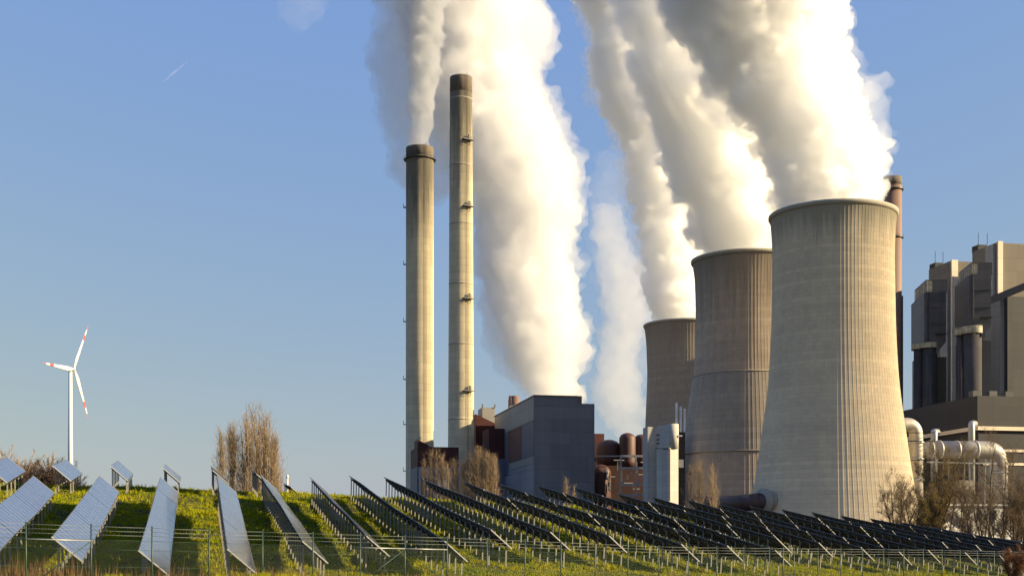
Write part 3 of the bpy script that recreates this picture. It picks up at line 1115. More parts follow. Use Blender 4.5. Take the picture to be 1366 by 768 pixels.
# --- red ducts right of the grey house
c = P(828, HY, 540); c.z = PLAIN
rd = empty('flue_gas_plant', c, 'cluster of rounded oxide red ducts in a grey steel frame right of boiler house', 'industrial plant')
block('wall', [M['maroonwall']], rd, 793.5, 548, 870, 20, 600)
poly, z0, z1 = quad_box(793.6, 545, 806, 10, 578, 610)
b = MB(); b.prism(poly, z0, z1); b.build('upper_box', [M['red']], rd)
for (x0, x1, yt, yb, dd) in ((795, 829, 586, 620, 538), (826, 848, 577, 622, 534), (845, 866, 579, 622, 538)):
    # ducts with a domed top
    b = MB()
    xc = (x0 + x1) / 2
    q = P(xc, HY, dd)
    r = (x1 - x0) / 2 / F * dd
    zt_, zb_ = (HY - yt) / F * dd, (HY - yb) / F * dd
    pr = [(r * .9, zb_), (r, zb_ + 2), (r, zt_ - r * .75)]
    for k in range(1, 7):
        a = k / 6 * math.pi / 2
        pr.append((max(r * math.cos(a), .05), zt_ - r * .75 + r * .75 * math.sin(a)))
    b.lathe((q.x, q.y, 0), pr, 28)
    b.build('duct', [M['redduct']], rd)
q = P(801, HY, 531); r = pxm(14, 531); zt_ = (HY - 619) / F * 531
b = MB(); b.lathe((q.x, q.y, 0), [(r, PLAIN), (r, zt_ - r * .9)] + [(max(r * math.cos(k * math.pi / 12), .05), zt_ - r * .9 + r * .9 * math.sin(k * math.pi / 12)) for k in range(1, 7)], 28); b.build('lower_duct', [M['redduct']], rd)
b = MB()
for x in (828, 848, 868):
    q = P(x, HY, 524); b.bar((q.x, q.y, PLAIN), (q.x, q.y, (HY - 607) / F * 524), .7)
for y in (608, 624, 646, 660):
    b.bar(P(828, y, 524), P(868, y, 524), .6, .9)
b.bar(P(796, 608, 524), P(868, 608, 524), .5)
for i in range(3):
    b.bar(P(828 + 20 * i, 646, 524), P(848 + 20 * i, 624, 524), .3)
b.build('steel_frame', [M['steel_grey']], rd)
b = MB()
random.seed(3)
for i in range(16):
    x, y = random.uniform(800, 862), random.uniform(612, 655)
    q = P(x, y, 527)
    L = random.uniform(1.5, 5)
    if i % 2: b.bar(q, q + Vector((0, 0, L)), .35)
    else: b.bar(q, q + EX * L, .35)
b.build('pipework', [M['steel_grey']], rd)

# --- concrete stair tower
c = P(885, HY, 470); c.z = PLAIN
stt = empty('stair_tower', c, 'pale concrete stair tower in front of the cooling towers, its right face sunlit', 'tower')
e1, e2 = Vector((.80, .60, 0)), Vector((-.60, .80, 0))
A2 = P(892.5, HY, 468); A2.z = 0
w = solve_w(A2, e1, 905); dd = solve_w(A2, e2, 876)
zmid = (HY - 597) / F * 468
b = MB(); b.prism([A2, A2 + e1 * w, A2 + e1 * w + e2 * dd, A2 + e2 * dd], PLAIN - .5, zmid); b.build('lower_shaft', [M['stairtower']], stt)
b = MB(); b.prism([A2 + e2 * .6 + e1 * .6, A2 + e1 * w * .8 + e2 * .6, A2 + e1 * w * .8 + e2 * dd, A2 + e2 * dd + e1 * .6], zmid + .01, (HY - 566.5) / F * 470); b.build('upper_shaft', [M['stairtower']], stt)
q = P(897.6, HY, 470.5)
b = MB(); b.lathe((q.x, q.y, 0), [(pxm(7.6, 470), zmid + .02), (pxm(7.6, 470), (HY - 565.2) / F * 470)], 32); b.build('round_stair_head', [M['stairtower']], stt)
poly, z0, z1 = quad_box(864, 478, 879, 6, 569)
b = MB(); b.prism(poly, z0, z1); b.build('side_shaft', [M['stairtower']], stt)
b = MB()
for y in (580, 586, 591):
    q = P(877.5, y, 470); b.box(q, (.9, .8, .8), e2, e1)
b.build('window', [M['blueclad']], stt)
b = MB(); b.bar(P(893.3, 598, 467.2), P(893.3, 668, 467.2), .35); b.bar(P(875, 598, 475), P(893, 598, 466.8), .3, .35); b.build('downpipe', [M['steel_dark']], stt)
for (x, yt, yb, w) in ((902.5, 537, 575, 3.4), (908, 542, 577, 3.0), (913.3, 545, 580, 3.0)):
    q = P(x, HY, 600)
    o = MB(); o.lathe((q.x, q.y, PLAIN), [(pxm(w / 2, 600), 0), (pxm(w / 2, 600), (HY - yt) / F * 600 - PLAIN)], 16)
    tag(o.build('vent_pipe', [M['whitewall']], None, (q.x, q.y, PLAIN)), {902.5: 'tallest of three pale vent pipes rising behind the stair tower', 908: 'middle of three pale vent pipes rising behind the stair tower', 913.3: 'shortest and rightmost of three pale vent pipes behind the stair tower'}[x], 'pipe', 'vent pipes behind the stair tower')
poly, z0, z1 = quad_box(907, 480, 914, 3, 576)
b = MB(); b.prism(poly, z0, z1); b.build('lift_shaft', [M['darkbrown']], stt)
b = MB(); b.box(P(908.5, 618, 478), (1.8, 1.5, 3)); b.build('cabinet', [M['white']], stt)
b = MB(); b.box(P(907.2, 581, 469), (1.6, .5, .5)); b.build('floodlight', [M['white']], stt)

def arc_path(pts, r, n=8):
    """polyline with rounded corners"""
    pts = [Vector(p) for p in pts]
    out = [pts[0]]
    for i in range(1, len(pts) - 1):
        a, b, c = pts[i - 1], pts[i], pts[i + 1]
        p, s = b + (a - b).normalized() * r, b + (c - b).normalized() * r
        for k in range(n + 1):
            t = k / n
            out.append(p * (1 - t) ** 2 + b * 2 * t * (1 - t) + s * t * t)
    out.append(pts[-1])
    return out


# --- maroon pipe at the foot of the nearest tower with its pale collar
q = P(1000, HY, 398); q.z = PLAIN
mp = empty('cooling_water_main', q, 'dark maroon water main with pale round collar at foot of nearest cooling tower', 'pipe')
ra = pxm(11, 410)
pp = P(1019, 668, 407.5)
tc = P(1111, 668, 422)
dn = (tc - pp); dn.z = 0; dn.normalize()
b = MB(); b.tube(arc_path([P(930, 671, 440), P(990, 671, 409), pp - dn * 1.5, pp + dn * 1.], 6), ra, 28); b.build('pipe', [M['maroon']], mp)
b = MB(); b.tube([pp - dn * .6, pp + dn * .6], pxm(17, 408), 40); b.build('collar', [M['rim']], mp)
b = MB(); b.tube([pp + dn * .5, pp + dn * 8], pxm(14, 408), 32); b.build('inlet_pipe', [M['rim']], mp)

# --- right hand power blocks
c = P(1290, HY, 640); c.z = PLAIN
pb = empty('power_block', c, 'tall brown and beige power block building at the right edge with stepped roof', 'building')
DA, DB = 650, 620
poly, z0, z1 = quad_box(1267.5, DA, 1300, 60, 348)
A3 = poly[0]; dl = solve_w(A3, EY, 1239)
b = MB(); b.prism([poly[0], poly[1], poly[1] + EY * dl, poly[0] + EY * dl], z0, z1); b.build('lower_block', [M['brownclad']], pb)
b = MB(); q = A3 - EY * 1.2
b.prism([q + EX * .3, q + EX * solve_w(q, EX, 1278), q + EX * solve_w(q, EX, 1278) + EY * 1.19, q + EX * .3 + EY * 1.19], z0, z1 + .4); b.build('stair_strip', [M['beige']], pb)
poly, z0, z1 = quad_box(1329, DB, 1420, 60, 323.5)
A4 = poly[0]; dl = solve_w(A4, EY, 1297)
b = MB(); b.prism([poly[0], poly[1], poly[1] + EY * dl, poly[0] + EY * dl], z0, z1); b.build('upper_block', [M['brownclad']], pb)
b = MB(); q = A4 - EY * 1.2
w_ = solve_w(q, EX, 1338)
b.prism([q + EX * .3, q + EX * w_, q + EX * w_ + EY * 1.19, q + EX * .3 + EY * 1.19], z0, z1 + .5); b.build('stair_strip', [M['beige']], pb)
b = MB(); q = A4 - EX * 1.0 + EY * 1
b.prism([q, q + EX * .95, q + EX * .95 + EY * 7, q + EY * 7], z0, z1 - .6); b.build('side_strip', [M['greyclad']], pb)
b = MB(); q = A3 - EX * 1.0 + EY * 1
b.prism([q, q + EX * .95, q + EX * .95 + EY * 7, q + EY * 7], z0, z1 - 16); b.build('side_strip', [M['greyclad']], pb)
for (x0, x1, yt, yb, dd) in ((1247.5, 1258, 350, 357, 690), (1305, 1317, 326, 335, 660)):
    poly, z0, z1 = quad_box(x0, dd, x1, 6, yt, yb)
    b = MB(); b.prism(poly, z0, z1)
    for i in range(2):
        b.bar(poly[i] + Vector((0, 0, z1)), poly[i] + Vector((0, 0, z1 + 6)), .2)
    b.build('roof_hut', [M['darkbrown']], pb)
poly, z0, z1 = quad_box(1344, 606, 1420, 10, 395)
b = MB(); b.prism(poly, z0, z1); b.build('grey_front', [M['greyfront']], pb)
poly, z0, z1 = quad_box(1334, 608, 1343.7, 8, 397)
b = MB(); b.prism(poly, z0, z1); b.build('grey_front', [M['greyclad']], pb)
b = MB(); b.bar(P(1318, 402, 604), P(1425, 358, 600), 2.6, 3.2); b.build('conveyor', [M['steel_dark']], pb)

for (x0, xk, x1, ycap, ytop, ybot, yring, ydown, dd, xa, xb, xm, lb) in (
        (1215.5, 1233, 1262, 373, 391, 456, 463, 560, 600, 1219, 1250, 1232, 'dark grey filter tower with round legs at the left end of power block'),
        (1273.5, 1293, 1322, 350, 367, 434, 444, 550, 575, 1276, 1309, 1287, 'dark grey filter tower with round legs in the middle of power block')):
    q = P((x0 + x1) / 2, HY, dd); q.z = PLAIN
    t = empty('filter_tower', q, lb, 'industrial tower', 'filter towers of the power block')
    A5 = P(xk, HY, dd); A5.z = 0
    e1, e2 = Vector((.995, -.10, 0)), Vector((.10, .995, 0))
    w = solve_w(A5, e1, x1); d2 = solve_w(A5, e2, x0)
    zc, zt_, zb_ = [(HY - y) / F * dd for y in (ycap, ytop, ybot)]
    fp = [A5, A5 + e1 * w, A5 + e1 * w + e2 * d2, A5 + e2 * d2]
    b = MB(); b.prism(fp, zb_, zt_)
    # sloped hopper under the right part
    hp = [A5 + e1 * (w * .55), A5 + e1 * w, A5 + e1 * w + e2 * d2, A5 + e1 * (w * .55) + e2 * d2]
    zl = zb_ - pxm(16, dd)
    b.add([(p.x, p.y, zb_ - .02) for p in hp] + [(hp[0].x, hp[0].y, zl), (hp[3].x, hp[3].y, zl)], [(0, 1, 2, 3), (0, 4, 1), (3, 2, 5), (0, 3, 5, 4), (1, 4, 5, 2)])
    b.build('filter_house', [M['silo']], t)
    ins = [A5 + e1 * .8 + e2 * .4, A5 + e1 * (w + .6) + e2 * .4, A5 + e1 * (w + .6) + e2 * d2 * .86, A5 + e1 * .8 + e2 * d2 * .86]
    b = MB(); b.prism(ins, zt_ + .01, zc); ph_ = b.build('penthouse', [M['silo']], t)
    b = MB()
    for i in range(7):
        f0 = (i + .15) / 7
        p = ins[0] + e2 * (d2 * .86 - .4) * f0 - e1 * .06
        b.box(p + e2 * .9 + Vector((0, 0, (zt_ + zc) / 2)), (.12, 1.5, (zc - zt_) * .72), e1, e2)
    b.box(ins[0] + e1 * 1.6 - e2 * .06 + Vector((0, 0, (zt_ + zc) / 2)), (2.6, .12, (zc - zt_) * .8), e1, e2)
    b.build('window', [M['siloring']], ph_)
    b = MB()
    for s in (.35, .7):
        z = zb_ + (zt_ - zb_) * s
        b.bar(A5 + e2 * -.15 + Vector((0, 0, z)), A5 + e1 * w - e2 * .15 + Vector((0, 0, z)), .3)
    b.bar(A5 + e1 * w * .18 - e2 * .15 + Vector((0, 0, zb_)), A5 + e1 * w * .18 - e2 * .15 + Vector((0, 0, zt_)), .7)
    z = zb_ + 3.5
    b.box(A5 + e1 * (w * .75) - e2 * .9 + Vector((0, 0, z)), (w * .55, 1.7, .3), e1, e2)
    b.build('service_balcony', [M['steel_grey'] if False else M['steel_dark']], t)
    b = MB()
    bw = [A5 + e1 * .5 + e2 * (d2 * .5), A5 + e1 * (w + 3.6) + e2 * (d2 * .5), A5 + e1 * (w + 3.6) + e2 * d2, A5 + e1 * .5 + e2 * d2]
    b.prism(bw, PLAIN, zl + .5); b.build('rear_wall', [M['silo']], t)
    for (xl, xr, du) in ((xa, xm, 4.), (xm - 1, xb, 0.)):
        q = P((xl + xr) / 2, HY, dd + du + 3)
        rr_ = pxm((xr - xl) / 2, dd)
        b = MB(); b.lathe((q.x, q.y, 0), [(rr_, PLAIN), (rr_, zb_ - .05)], 32); leg_ = b.build('leg', [M['leg']], t)
        zr = (HY - yring) / F * dd
        b = MB(); b.lathe((q.x, q.y, 0), [(rr_, zr), (rr_ + .9, zr), (rr_ + .9, zb_ - .1), (rr_, zb_ - .1)], 32, cap0=False, cap1=False, smooth=False); b.build('ring', [M['siloring']], leg_)

# --- low dark block in front of them
c = P(1304, HY, 520); c.z = PLAIN
lb_ = empty('turbine_hall', c, 'low dark brown turbine hall in front of the filter towers', 'building')
A6 = P(1304, HY, 505); A6.z = 0
wR = solve_w(A6, EX, 1440); dl = solve_w(A6, EY, 1203)
zt = (HY - 527.5) / F * 505
zb2 = (HY - 568) / F * 505
b = MB(); b.prism([A6, A6 + EX * wR, A6 + EX * wR + EY * dl, A6 + EY * dl], zb2, zt); b.build('upper_storey', [M['darkbrown']], lb_)
g = .9
Ai = A6 + EX * g + EY * g
b = MB(); b.prism([Ai, A6 + EX * wR + EY * g, A6 + EX * wR + EY * dl, A6 + EX * g + EY * dl], PLAIN - .5, zb2 - .01); b.build('lower_storey', [M['darkbrown']], lb_)
b = MB()
for p, q2 in ((A6, A6 + EX * wR), (A6, A6 + EY * dl)):
    b.bar(p + Vector((0, 0, zb2 - .8)), q2 + Vector((0, 0, zb2 - .8)), .5, 1.5)
b.build('light_band', [M['beige']], lb_)
b = MB()
for y in (600, 618):
    z = (HY - y) / F * 505
    b.bar(Ai + EX * 2 - EY * .2 + Vector((0, 0, z)), Ai + EX * wR - EY * .2 + Vector((0, 0, z)), .4, 1.)
b.build('trim', [M['beige']], lb_)
for x in (1352, 1385):
    q = P(x, HY, 505 + 5); 
b = MB()
for i in range(3):
    s = solve_w(A6, EX, 1315 + i * 22)
    q = A6 + EX * s + EY * 8
    b.box(q + Vector((0, 0, zt + 1.4)), (3.5, 3.5, 2.8), EX, EY)
b.build('roof_unit', [M['silo']], lb_)

# --- pipe bridge right of the nearest tower
q = P(1222, HY, 440); q.z = PLAIN
v1 = empty('flue_pipe', q, 'silver elbow pipe leaving the nearest cooling tower and dropping to the ground', 'pipe')
Dp = 436
b = MB(); b.tube(arc_path([P(1186, 567, Dp - 2), P(1222, 565, Dp), P(1222, 690, Dp)], pxm(17, Dp)), pxm(10.5, Dp) * .86, 24); b.build('pipe', [M['silver']], v1)
b = MB()
for y in (590, 612, 640, 665):
    b.lathe(P(1222, y, Dp), [(pxm(9.4, Dp), -.3), (pxm(10.6, Dp), -.3), (pxm(10.6, Dp), .3), (pxm(9.4, Dp), .3)], 24, cap0=False, cap1=False)
b.build('flange', [M['steel_grey']], v1)
b = MB()
cc = P(1222, 589, Dp)
for y in (578, 589, 614):
    z = (HY - y) / F * Dp
    for (dx, dy) in ((-1, -1), (1, -1)):
        b.bar((cc.x - 4.6, cc.y - 3.2, z), (cc.x + 5.6, cc.y - 3.2, z), .22)
    b.bar((cc.x + 5.6, cc.y - 3.2, z), (cc.x + 5.6, cc.y + 3.2, z), .22)
for dx in (-4.6, 5.6):
    b.bar((cc.x + dx, cc.y - 3.2, PLAIN), (cc.x + dx, cc.y - 3.2, (HY - 575) / F * Dp), .25)
z0, z1 = (HY - 589) / F * Dp, (HY - 614) / F * Dp
b.bar((cc.x - 4.6, cc.y - 3.2, z0), (cc.x + 5.6, cc.y - 3.2, z1), .16); b.bar((cc.x + 5.6, cc.y - 3.2, z0), (cc.x - 4.6, cc.y - 3.2, z1), .16)
b.build('access_frame', [M['steel_grey']], v1)

q = P(1290, HY, 450); q.z = PLAIN
v2 = empty('flue_pipe', q, 'long silver horizontal pipe with an elbow down at its right end', 'pipe')
b = MB(); b.tube(arc_path([P(1237, 599.5, 446), P(1332, 600, 452), P(1332, 692, 452)], pxm(19, 450)), pxm(11.8, 450), 24); b.build('pipe', [M['silver']], v2)
b = MB()
for x in (1240, 1252, 1275, 1300):
    d = (P(1332, 600, 452) - P(1237, 599.5, 446)).normalized()
    p = P(x, 599.7, 446 + (x - 1237) / 95 * 6)
    b.tube([p - d * .3, p + d * .3], pxm(12.6, 450), 24)
for y in (630, 650, 668):
    b.lathe(P(1332, y, 452), [(pxm(11.5, 450), -.3), (pxm(12.8, 450), -.3), (pxm(12.8, 450), .3), (pxm(11.5, 450), .3)], 24, cap0=False, cap1=False)
b.build('flange', [M['silver']], v2)
b = MB()
for x in (1262, 1290, 1318):
    p0 = P(x, 612, 449)
    for s in (-1.6, 1.6):
        b.bar((p0.x + s, p0.y, PLAIN), (p0.x + s * .5, p0.y, p0.z), .35)
    b.bar((p0.x - 1.2, p0.y, p0.z * .5), (p0.x + 1.2, p0.y, p0.z * .5), .25)
b.bar(P(1236, 616, 445), P(1330, 618, 447), .3, .5)
for y in (630, 646):
    b.bar(P(1322, y, 446), P(1352, y, 446), .2, .25)
    b.bar(P(1322, y - 5, 446), P(1352, y - 5, 446), .12)
for x in (1322, 1342, 1352): b.bar(P(x, 690, 446), P(x, 622, 446), .2)
b.build('support_frame', [M['steel_grey']], v2)
for (x, yt, yb, lb) in ((1246, 572, 600, 'short grey bent pipe left of the long silver pipe elbow'), (1296, 561, 590, 'short grey bent pipe rising against the dark turbine hall')):
    q = P(x, HY, 480); q.z = PLAIN
    b = MB(); b.tube(arc_path([P(x + 4, yt + 4, 492), P(x, yt + 4, 480), P(x, 690, 480)], pxm(5, 480)), pxm(4.4, 480), 16)
    tag(b.build('bent_pipe', [M['steel_grey']], None, q), lb, 'pipe', 'bent grey pipes by the turbine hall')

# --- white hall low at the right
q = P(1305, HY, 430); q.z = PLAIN
wh = empty('white_hall', q, 'low white hall behind the bare trees at the right edge', 'building')
block('wall', [M['whitewall']], wh, 1262, 425, 1352, 14, 674)
poly, z0, z1 = quad_box(1260, 424, 1354, 17, 671.5, 674)
b = MB(); b.prism(poly, z0 + .01, z1); b.build('roof', [M['white']], wh)
b = MB()
for i in range(5):
    poly, z0, z1 = quad_box(1268 + i * 17, 424.8, 1276 + i * 17, .18, 682, 694); b.prism(poly, z0, z1)
b.build('window', [M['blueclad']], wh)
block('annex', [M['brownclad']], wh, 1276, 440, 1300, 8, 640, None)

# ------------------------------------------------------------------ wind turbine
D = 1060
hub = P(98.3, 492, D)
tb = P(93.8, HY, D); tb.z = PLAIN
wt = empty('wind_turbine', tb, 'white three bladed wind turbine with red striped blades beyond the hill', 'wind turbine')
psi = R(77)
ax = Vector((math.sin(psi), -math.cos(psi), 0))               # rotor axis, pointing to the right and towards us
sd = Vector((math.cos(psi), math.sin(psi), 0))
zt = hub.z - 1.9
lathe_part('mast', (tb.x, tb.y, 0), [(2.5, PLAIN), (1.5, zt)], 24, M['white'], wt)
b = MB()
back = hub - ax * 1.2
prof = [(-6.5, .9), (-5.8, 1.5), (-1, 1.7), (.6, 1.35)]
b.tube([hub + ax * (s - 1.5) for s, r in prof], [r for s, r in prof], 14)
b.build('nacelle', M['white'], wt)
hb = MB(); hb.tube([hub - ax * .9, hub + ax * .3, hub + ax * 1.2, hub + ax * 1.7], [1.2, 1.25, .8, .15], 16)
hubo = hb.build('hub', M['white'], wt)
LB = 37.5 * 1060 / 900
for th in (-29, 91, 209):
    a = R(th)
    dr = Vector((0, 0, 1)) * math.cos(a) - sd * math.sin(a)
    tn = (-sd * math.cos(a) - Vector((0, 0, 1)) * math.sin(a))
    b = MB()
    kk = 1060 / 900
    rs = [1.0, 2.5, 6, 9, 14, 20, 24.5, 25, 29.5, 30, 33.8, 34.2, LB]
    cs = [.8, .9, 1.7, 1.9, 1.6, 1.25, 1.02, 1.0, .82, .8, .62, .6, .12]
    rs = [q * kk for q in rs[:-1]] + [LB]; cs = [q * kk for q in cs]
    vs, fs, ms = [], [], []
    for r_, c_ in zip(rs, cs):
        tw = R(12 * (1 - r_ / LB))
        e = tn * math.cos(tw) + ax * math.sin(tw)
        nn = ax * math.cos(tw) - tn * math.sin(tw)
        th_ = max(.06, c_ * .16 if r_ > 5 else .5)
        o = hub + dr * r_ + ax * .3
        for (u_, w_) in ((-.7, 0), (-.3, .5), (.3, .6), (.9, .25), (1.3, 0), (.9, -.2), (.3, -.5), (-.3, -.45)):
            vs.append(o + e * (u_ * c_) + nn * (w_ * th_ * 2))
    for j in range(len(rs) - 1):
        red = 1 if (24.9 * kk < (rs[j] + rs[j + 1]) / 2 < 29.6 * kk or rs[j] > 34 * kk) else 0
        for k in range(8):
            b.f.append((j * 8 + k, j * 8 + (k + 1) % 8, (j + 1) * 8 + (k + 1) % 8, (j + 1) * 8 + k)); b.m.append(red); b.smooth.append(True)
    b.v = [tuple(p) for p in vs]
    b.build('blade', [M['white'], M['redpaint']], hubo)

# lamp post on the crest
q = P(383.5, HY, 132); q.z = H(q.x, q.y)
lp = empty('lamp_post', q, 'small cream lamp post standing beyond the crest beside the bare poplars', 'lamp post')
zt = (HY - 638) / F * 132
b = MB(); b.tube([q - Vector((0, 0, .3)), (q.x, q.y, zt)], .075, 10); b.build('pole', M['beige'], lp)
b = MB(); b.lathe((q.x, q.y, zt), [(.08, 0), (.12, .08), (.13, .28), (.10, .36), (.02, .4)], 12); b.build('lantern', M['beige'], lp)

# ------------------------------------------------------------------ trees
class Tree:
    def __init__(self):
        self.b = MB(); self.tv = []; self.lv = []

    def twig(self, p, d, L, w):
        s = d.cross(Vector((random.uniform(-1, 1), random.uniform(-1, 1), random.uniform(-1, 1)))).normalized() * w
        self.tv.append((p - s, p + s, p + d * L))

    def leaf(self, p, s):
        a = Vector((random.uniform(-1, 1), random.uniform(-1, 1), random.uniform(-1, 1))).normalized() * s
        c = a.cross(Vector((random.uniform(-1, 1), random.uniform(-1, 1), random.uniform(-1, 1)))).normalized() * s
        self.lv.append((p - a * .6, p + c * .5, p + a * .8))


def rnd_dir(): return Vector((random.gauss(0, 1), random.gauss(0, 1), random.gauss(0, 1))).normalized()


def grow(T, p, d, L, r, depth, upright, spread, nchild, twigs, twl, tww, leaf, leafs):
    n = 6
    pts, rs = [p.copy()], [r]
    dd = d.copy()
    for i in range(n):
        dd = (dd + rnd_dir() * .09 + Vector((0, 0, 1)) * upright * .12).normalized()
        pts.append(pts[-1] + dd * (L / n)); rs.append(r * (1 - .8 * (i + 1) / n))
    T.b.tube(pts, rs, 5 if depth > 1 else 3, caps=False)
    for i in range(1, n + 1):
        f = i / n
        if depth > 0:
            for _ in range(nchild):
                if f < .2 and random.random() < .5: continue
                side = rnd_dir(); side = (side - dd * side.dot(dd)).normalized()
                cd = (dd * (1 - spread) + side * spread + Vector((0, 0, upright * .5))).normalized()
                q = pts[i - 1].lerp(pts[i], random.random())
                grow(T, q, cd, L * random.uniform(.3, .5) * (1.1 - .5 * f), max(rs[i] * .6, .012), depth - 1, upright, spread, nchild, twigs, twl, tww, leaf, leafs)
        for _ in range(twigs):
            q = pts[i - 1].lerp(pts[i], random.random())
            side = rnd_dir()
            td = (dd * .8 + side * .7 + Vector((0, 0, upright * .6))).normalized()
            T.twig(q, td, twl * random.uniform(.5, 1.3), tww)
            if random.random() < leaf:
                T.leaf(q + td * twl * random.uniform(.1, 1.), leafs * random.uniform(.6, 1.3))


def finish_tree(name, T, base, label, cat, group, mats):
    t = empty(name, base, label, cat, group)
    o0 = np.array(base)
    T.b.build('trunk', [mats[0]], t)
    arr = [np.array([[tuple(q) for q in tri] for tri in T.tv]).reshape(-1, 3)]
    nt = len(T.tv)
    if T.lv: arr.append(np.array([[tuple(q) for q in tri] for tri in T.lv]).reshape(-1, 3))
    vs = np.concatenate(arr) - o0
    fs = np.arange(len(vs)).reshape(-1, 3)
    me = mesh_from_arrays('crown', vs, fs, mats[1:])
    mi = np.zeros(len(fs), np.int32); mi[nt:] = 1 if len(mats) > 2 else 0
    me.polygons.foreach_set('material_index', mi)
    link_mesh('crown', me, t)
    return t


def poplar(x, ytop, D, label, width=10, base_y=None, leaf=0., group='bare poplars before the power station', mats=None, dens=1., zbase=None):
    """fastigiate bare poplar: stem with steep branches"""
    q = P(x, HY, D); q.z = (H(q.x, q.y) if zbase is None else zbase) - .2
    ztop = (HY - ytop) / F * D
    Ht = ztop - q.z
    W = width / F * D / 2 * 1.25
    T = Tree()
    px1 = D / F
    nst = max(1, round(width / 16))
    def env(f): return max(.12, math.sin(math.pi * min(1., max(0., f * .84 + .14))) ** .8) * W
    stems = []
    for k in range(nst):
        a = random.uniform(0, 2 * math.pi); lean = W * .25 * (k > 0)
        top = Vector((q.x + math.cos(a) * lean, q.y + math.sin(a) * lean, q.z + Ht * (1. if k == 0 else random.uniform(.75, .95))))
        pts = [q.lerp(top, f) + Vector((random.gauss(0, .006), random.gauss(0, .006), 0)) * Ht for f in (0, .2, .4, .6, .8, 1.)]
        pts[0] = q.copy()
        r0 = Ht * .009 + .04
        T.b.tube(pts, [r0, r0 * .8, r0 * .6, r0 * .42, r0 * .25, .012], 6)
        stems.append(pts)
    def on(pts, f):
        x = f * (len(pts) - 1); i = min(int(x), len(pts) - 2)
        return pts[i].lerp(pts[i + 1], x - i)
    for i in range(int(34 * dens)):
        pts = random.choice(stems)
        f0 = .05 + .72 * random.random() ** 1.2
        p0 = on(pts, f0)
        f1 = min(f0 + random.uniform(.18, .42), random.uniform(.9, 1.))
        a = random.uniform(0, 2 * math.pi)
        rr = env(f1) * math.sqrt(random.uniform(.15, 1.))
        e = Vector((q.x + math.cos(a) * rr, q.y + math.sin(a) * rr, q.z + Ht * f1))
        mid = Vector((p0.x * .35 + e.x * .65, p0.y * .35 + e.y * .65, p0.z * .6 + e.z * .4))
        br = []
        for k in range(7):
            t = k / 6
            br.append(p0 * (1 - t) ** 2 + mid * 2 * t * (1 - t) + e * t * t + rnd_dir() * Ht * .003 * (k > 0))
        r0 = .012 + Ht * .0022
        T.b.tube(br, [r0 * (1 - .8 * k / 6) for k in range(7)], 4, caps=False)
        for _ in range(9):
            t = random.uniform(.15, 1.)
            b0 = on(br, t); tg = (on(br, min(1, t + .1)) - on(br, max(0, t - .1))).normalized()
            d = (tg * .8 + rnd_dir() * .75 + Vector((0, 0, .3))).normalized()
            L = Ht * random.uniform(.06, .15) * (1.1 - .5 * t)
            b1 = b0 + d * L * .5; b2 = b1 + (d + Vector((0, 0, .3)) + rnd_dir() * .2).normalized() * L * .5
            T.b.tube([b0, b1, b2], [r0 * .42, r0 * .3, r0 * .12], 3, caps=False)
            for _ in range(5):
                c0 = b0.lerp(b2, random.uniform(.1, 1.))
                dd = (d * .7 + rnd_dir() * .8 + Vector((0, 0, .25))).normalized()
                tl = Ht * random.uniform(.02, .05) + .2
                T.twig(c0, dd, tl, px1 * .075)
                if random.random() < leaf * (1.5 - f1):
                    T.leaf(c0 + dd * tl * random.random(), px1 * .6)
    return finish_tree('poplar_tree', T, q, label, 'tree', group, mats or [M['barkpale'], M['twig_poplar'], M['leaf_gold']])


random.seed(21)
# clump on the left, beyond the crest
for x, yt, D, w, lf, lb in ((295, 574, 168, 19, .6, 'low leafy leftmost tree of the golden poplar clump'), (309, 563, 172, 21, .45, 'thin second poplar from the left in the golden clump'),
                            (328, 550, 170, 44, .3, 'dense poplar in the middle of the golden clump'), (342, 538, 175, 64, .22, 'tallest bare poplar of the golden clump'),
                            (355, 550, 172, 42, .15, 'bare poplar on the right slope of the golden clump'), (366, 574, 170, 24, .10, 'lowest rightmost poplar of the golden clump')):
    poplar(x, yt, D, lb, w, leaf=lf, group='golden poplar clump beyond the crest', dens=2.3)
for x, yt, lb in ((566, 610, 'leftmost of five thin poplars between the chimneys'), (575.5, 603, 'second of five thin poplars between the chimneys'), (582.5, 603, 'tallest middle one of five thin poplars between the chimneys'),
                  (590, 604, 'fourth of five thin poplars between the chimneys'), (597, 616, 'small fifth poplar touching the tall chimney base')):
    poplar(x, yt, 300, lb, 7, group='thin poplars between the chimneys', dens=.9, zbase=-2)
for x, yt, w, lb in ((607, 612, 6, 'thin poplar before the tall chimney foot'), (620, 612, 12, 'leftmost dense poplar of the group before the red hall'), (630, 602, 12, 'second dense poplar before the red hall'), (640, 595, 14, 'tallest dense poplar before the red hall'),
                     (650, 600, 14, 'fourth dense poplar before the red hall'), (659, 605, 11, 'rightmost dense poplar before the red hall, against the grey wall')):
    poplar(x, yt, 290, lb, w * 1.3, group='dense poplars before the red hall', dens=2.0, zbase=-2)
poplar(756, 635, 280, 'short poplar tip before the slate boiler house', 9, group='single poplars', zbase=-2)
poplar(766, 645, 280, 'very small bare twig tip beside the short poplar', 3, group='single poplars', zbase=-2, dens=.5)
for x, yt, w, lb in ((922, 618, 17, 'wide bare poplar left of a pair before the middle cooling tower'), (934, 613, 14, 'middle bare poplar with pale twigs before middle cooling tower'), (951, 616, 15, 'narrow bare poplar right of a pair before the middle cooling tower')):
    poplar(x, yt, 270, lb, w * 1.5, group='pale bare poplars before the middle cooling tower', dens=1.0, zbase=-2, mats=[M['barkpale'], M['twig_poplar']])


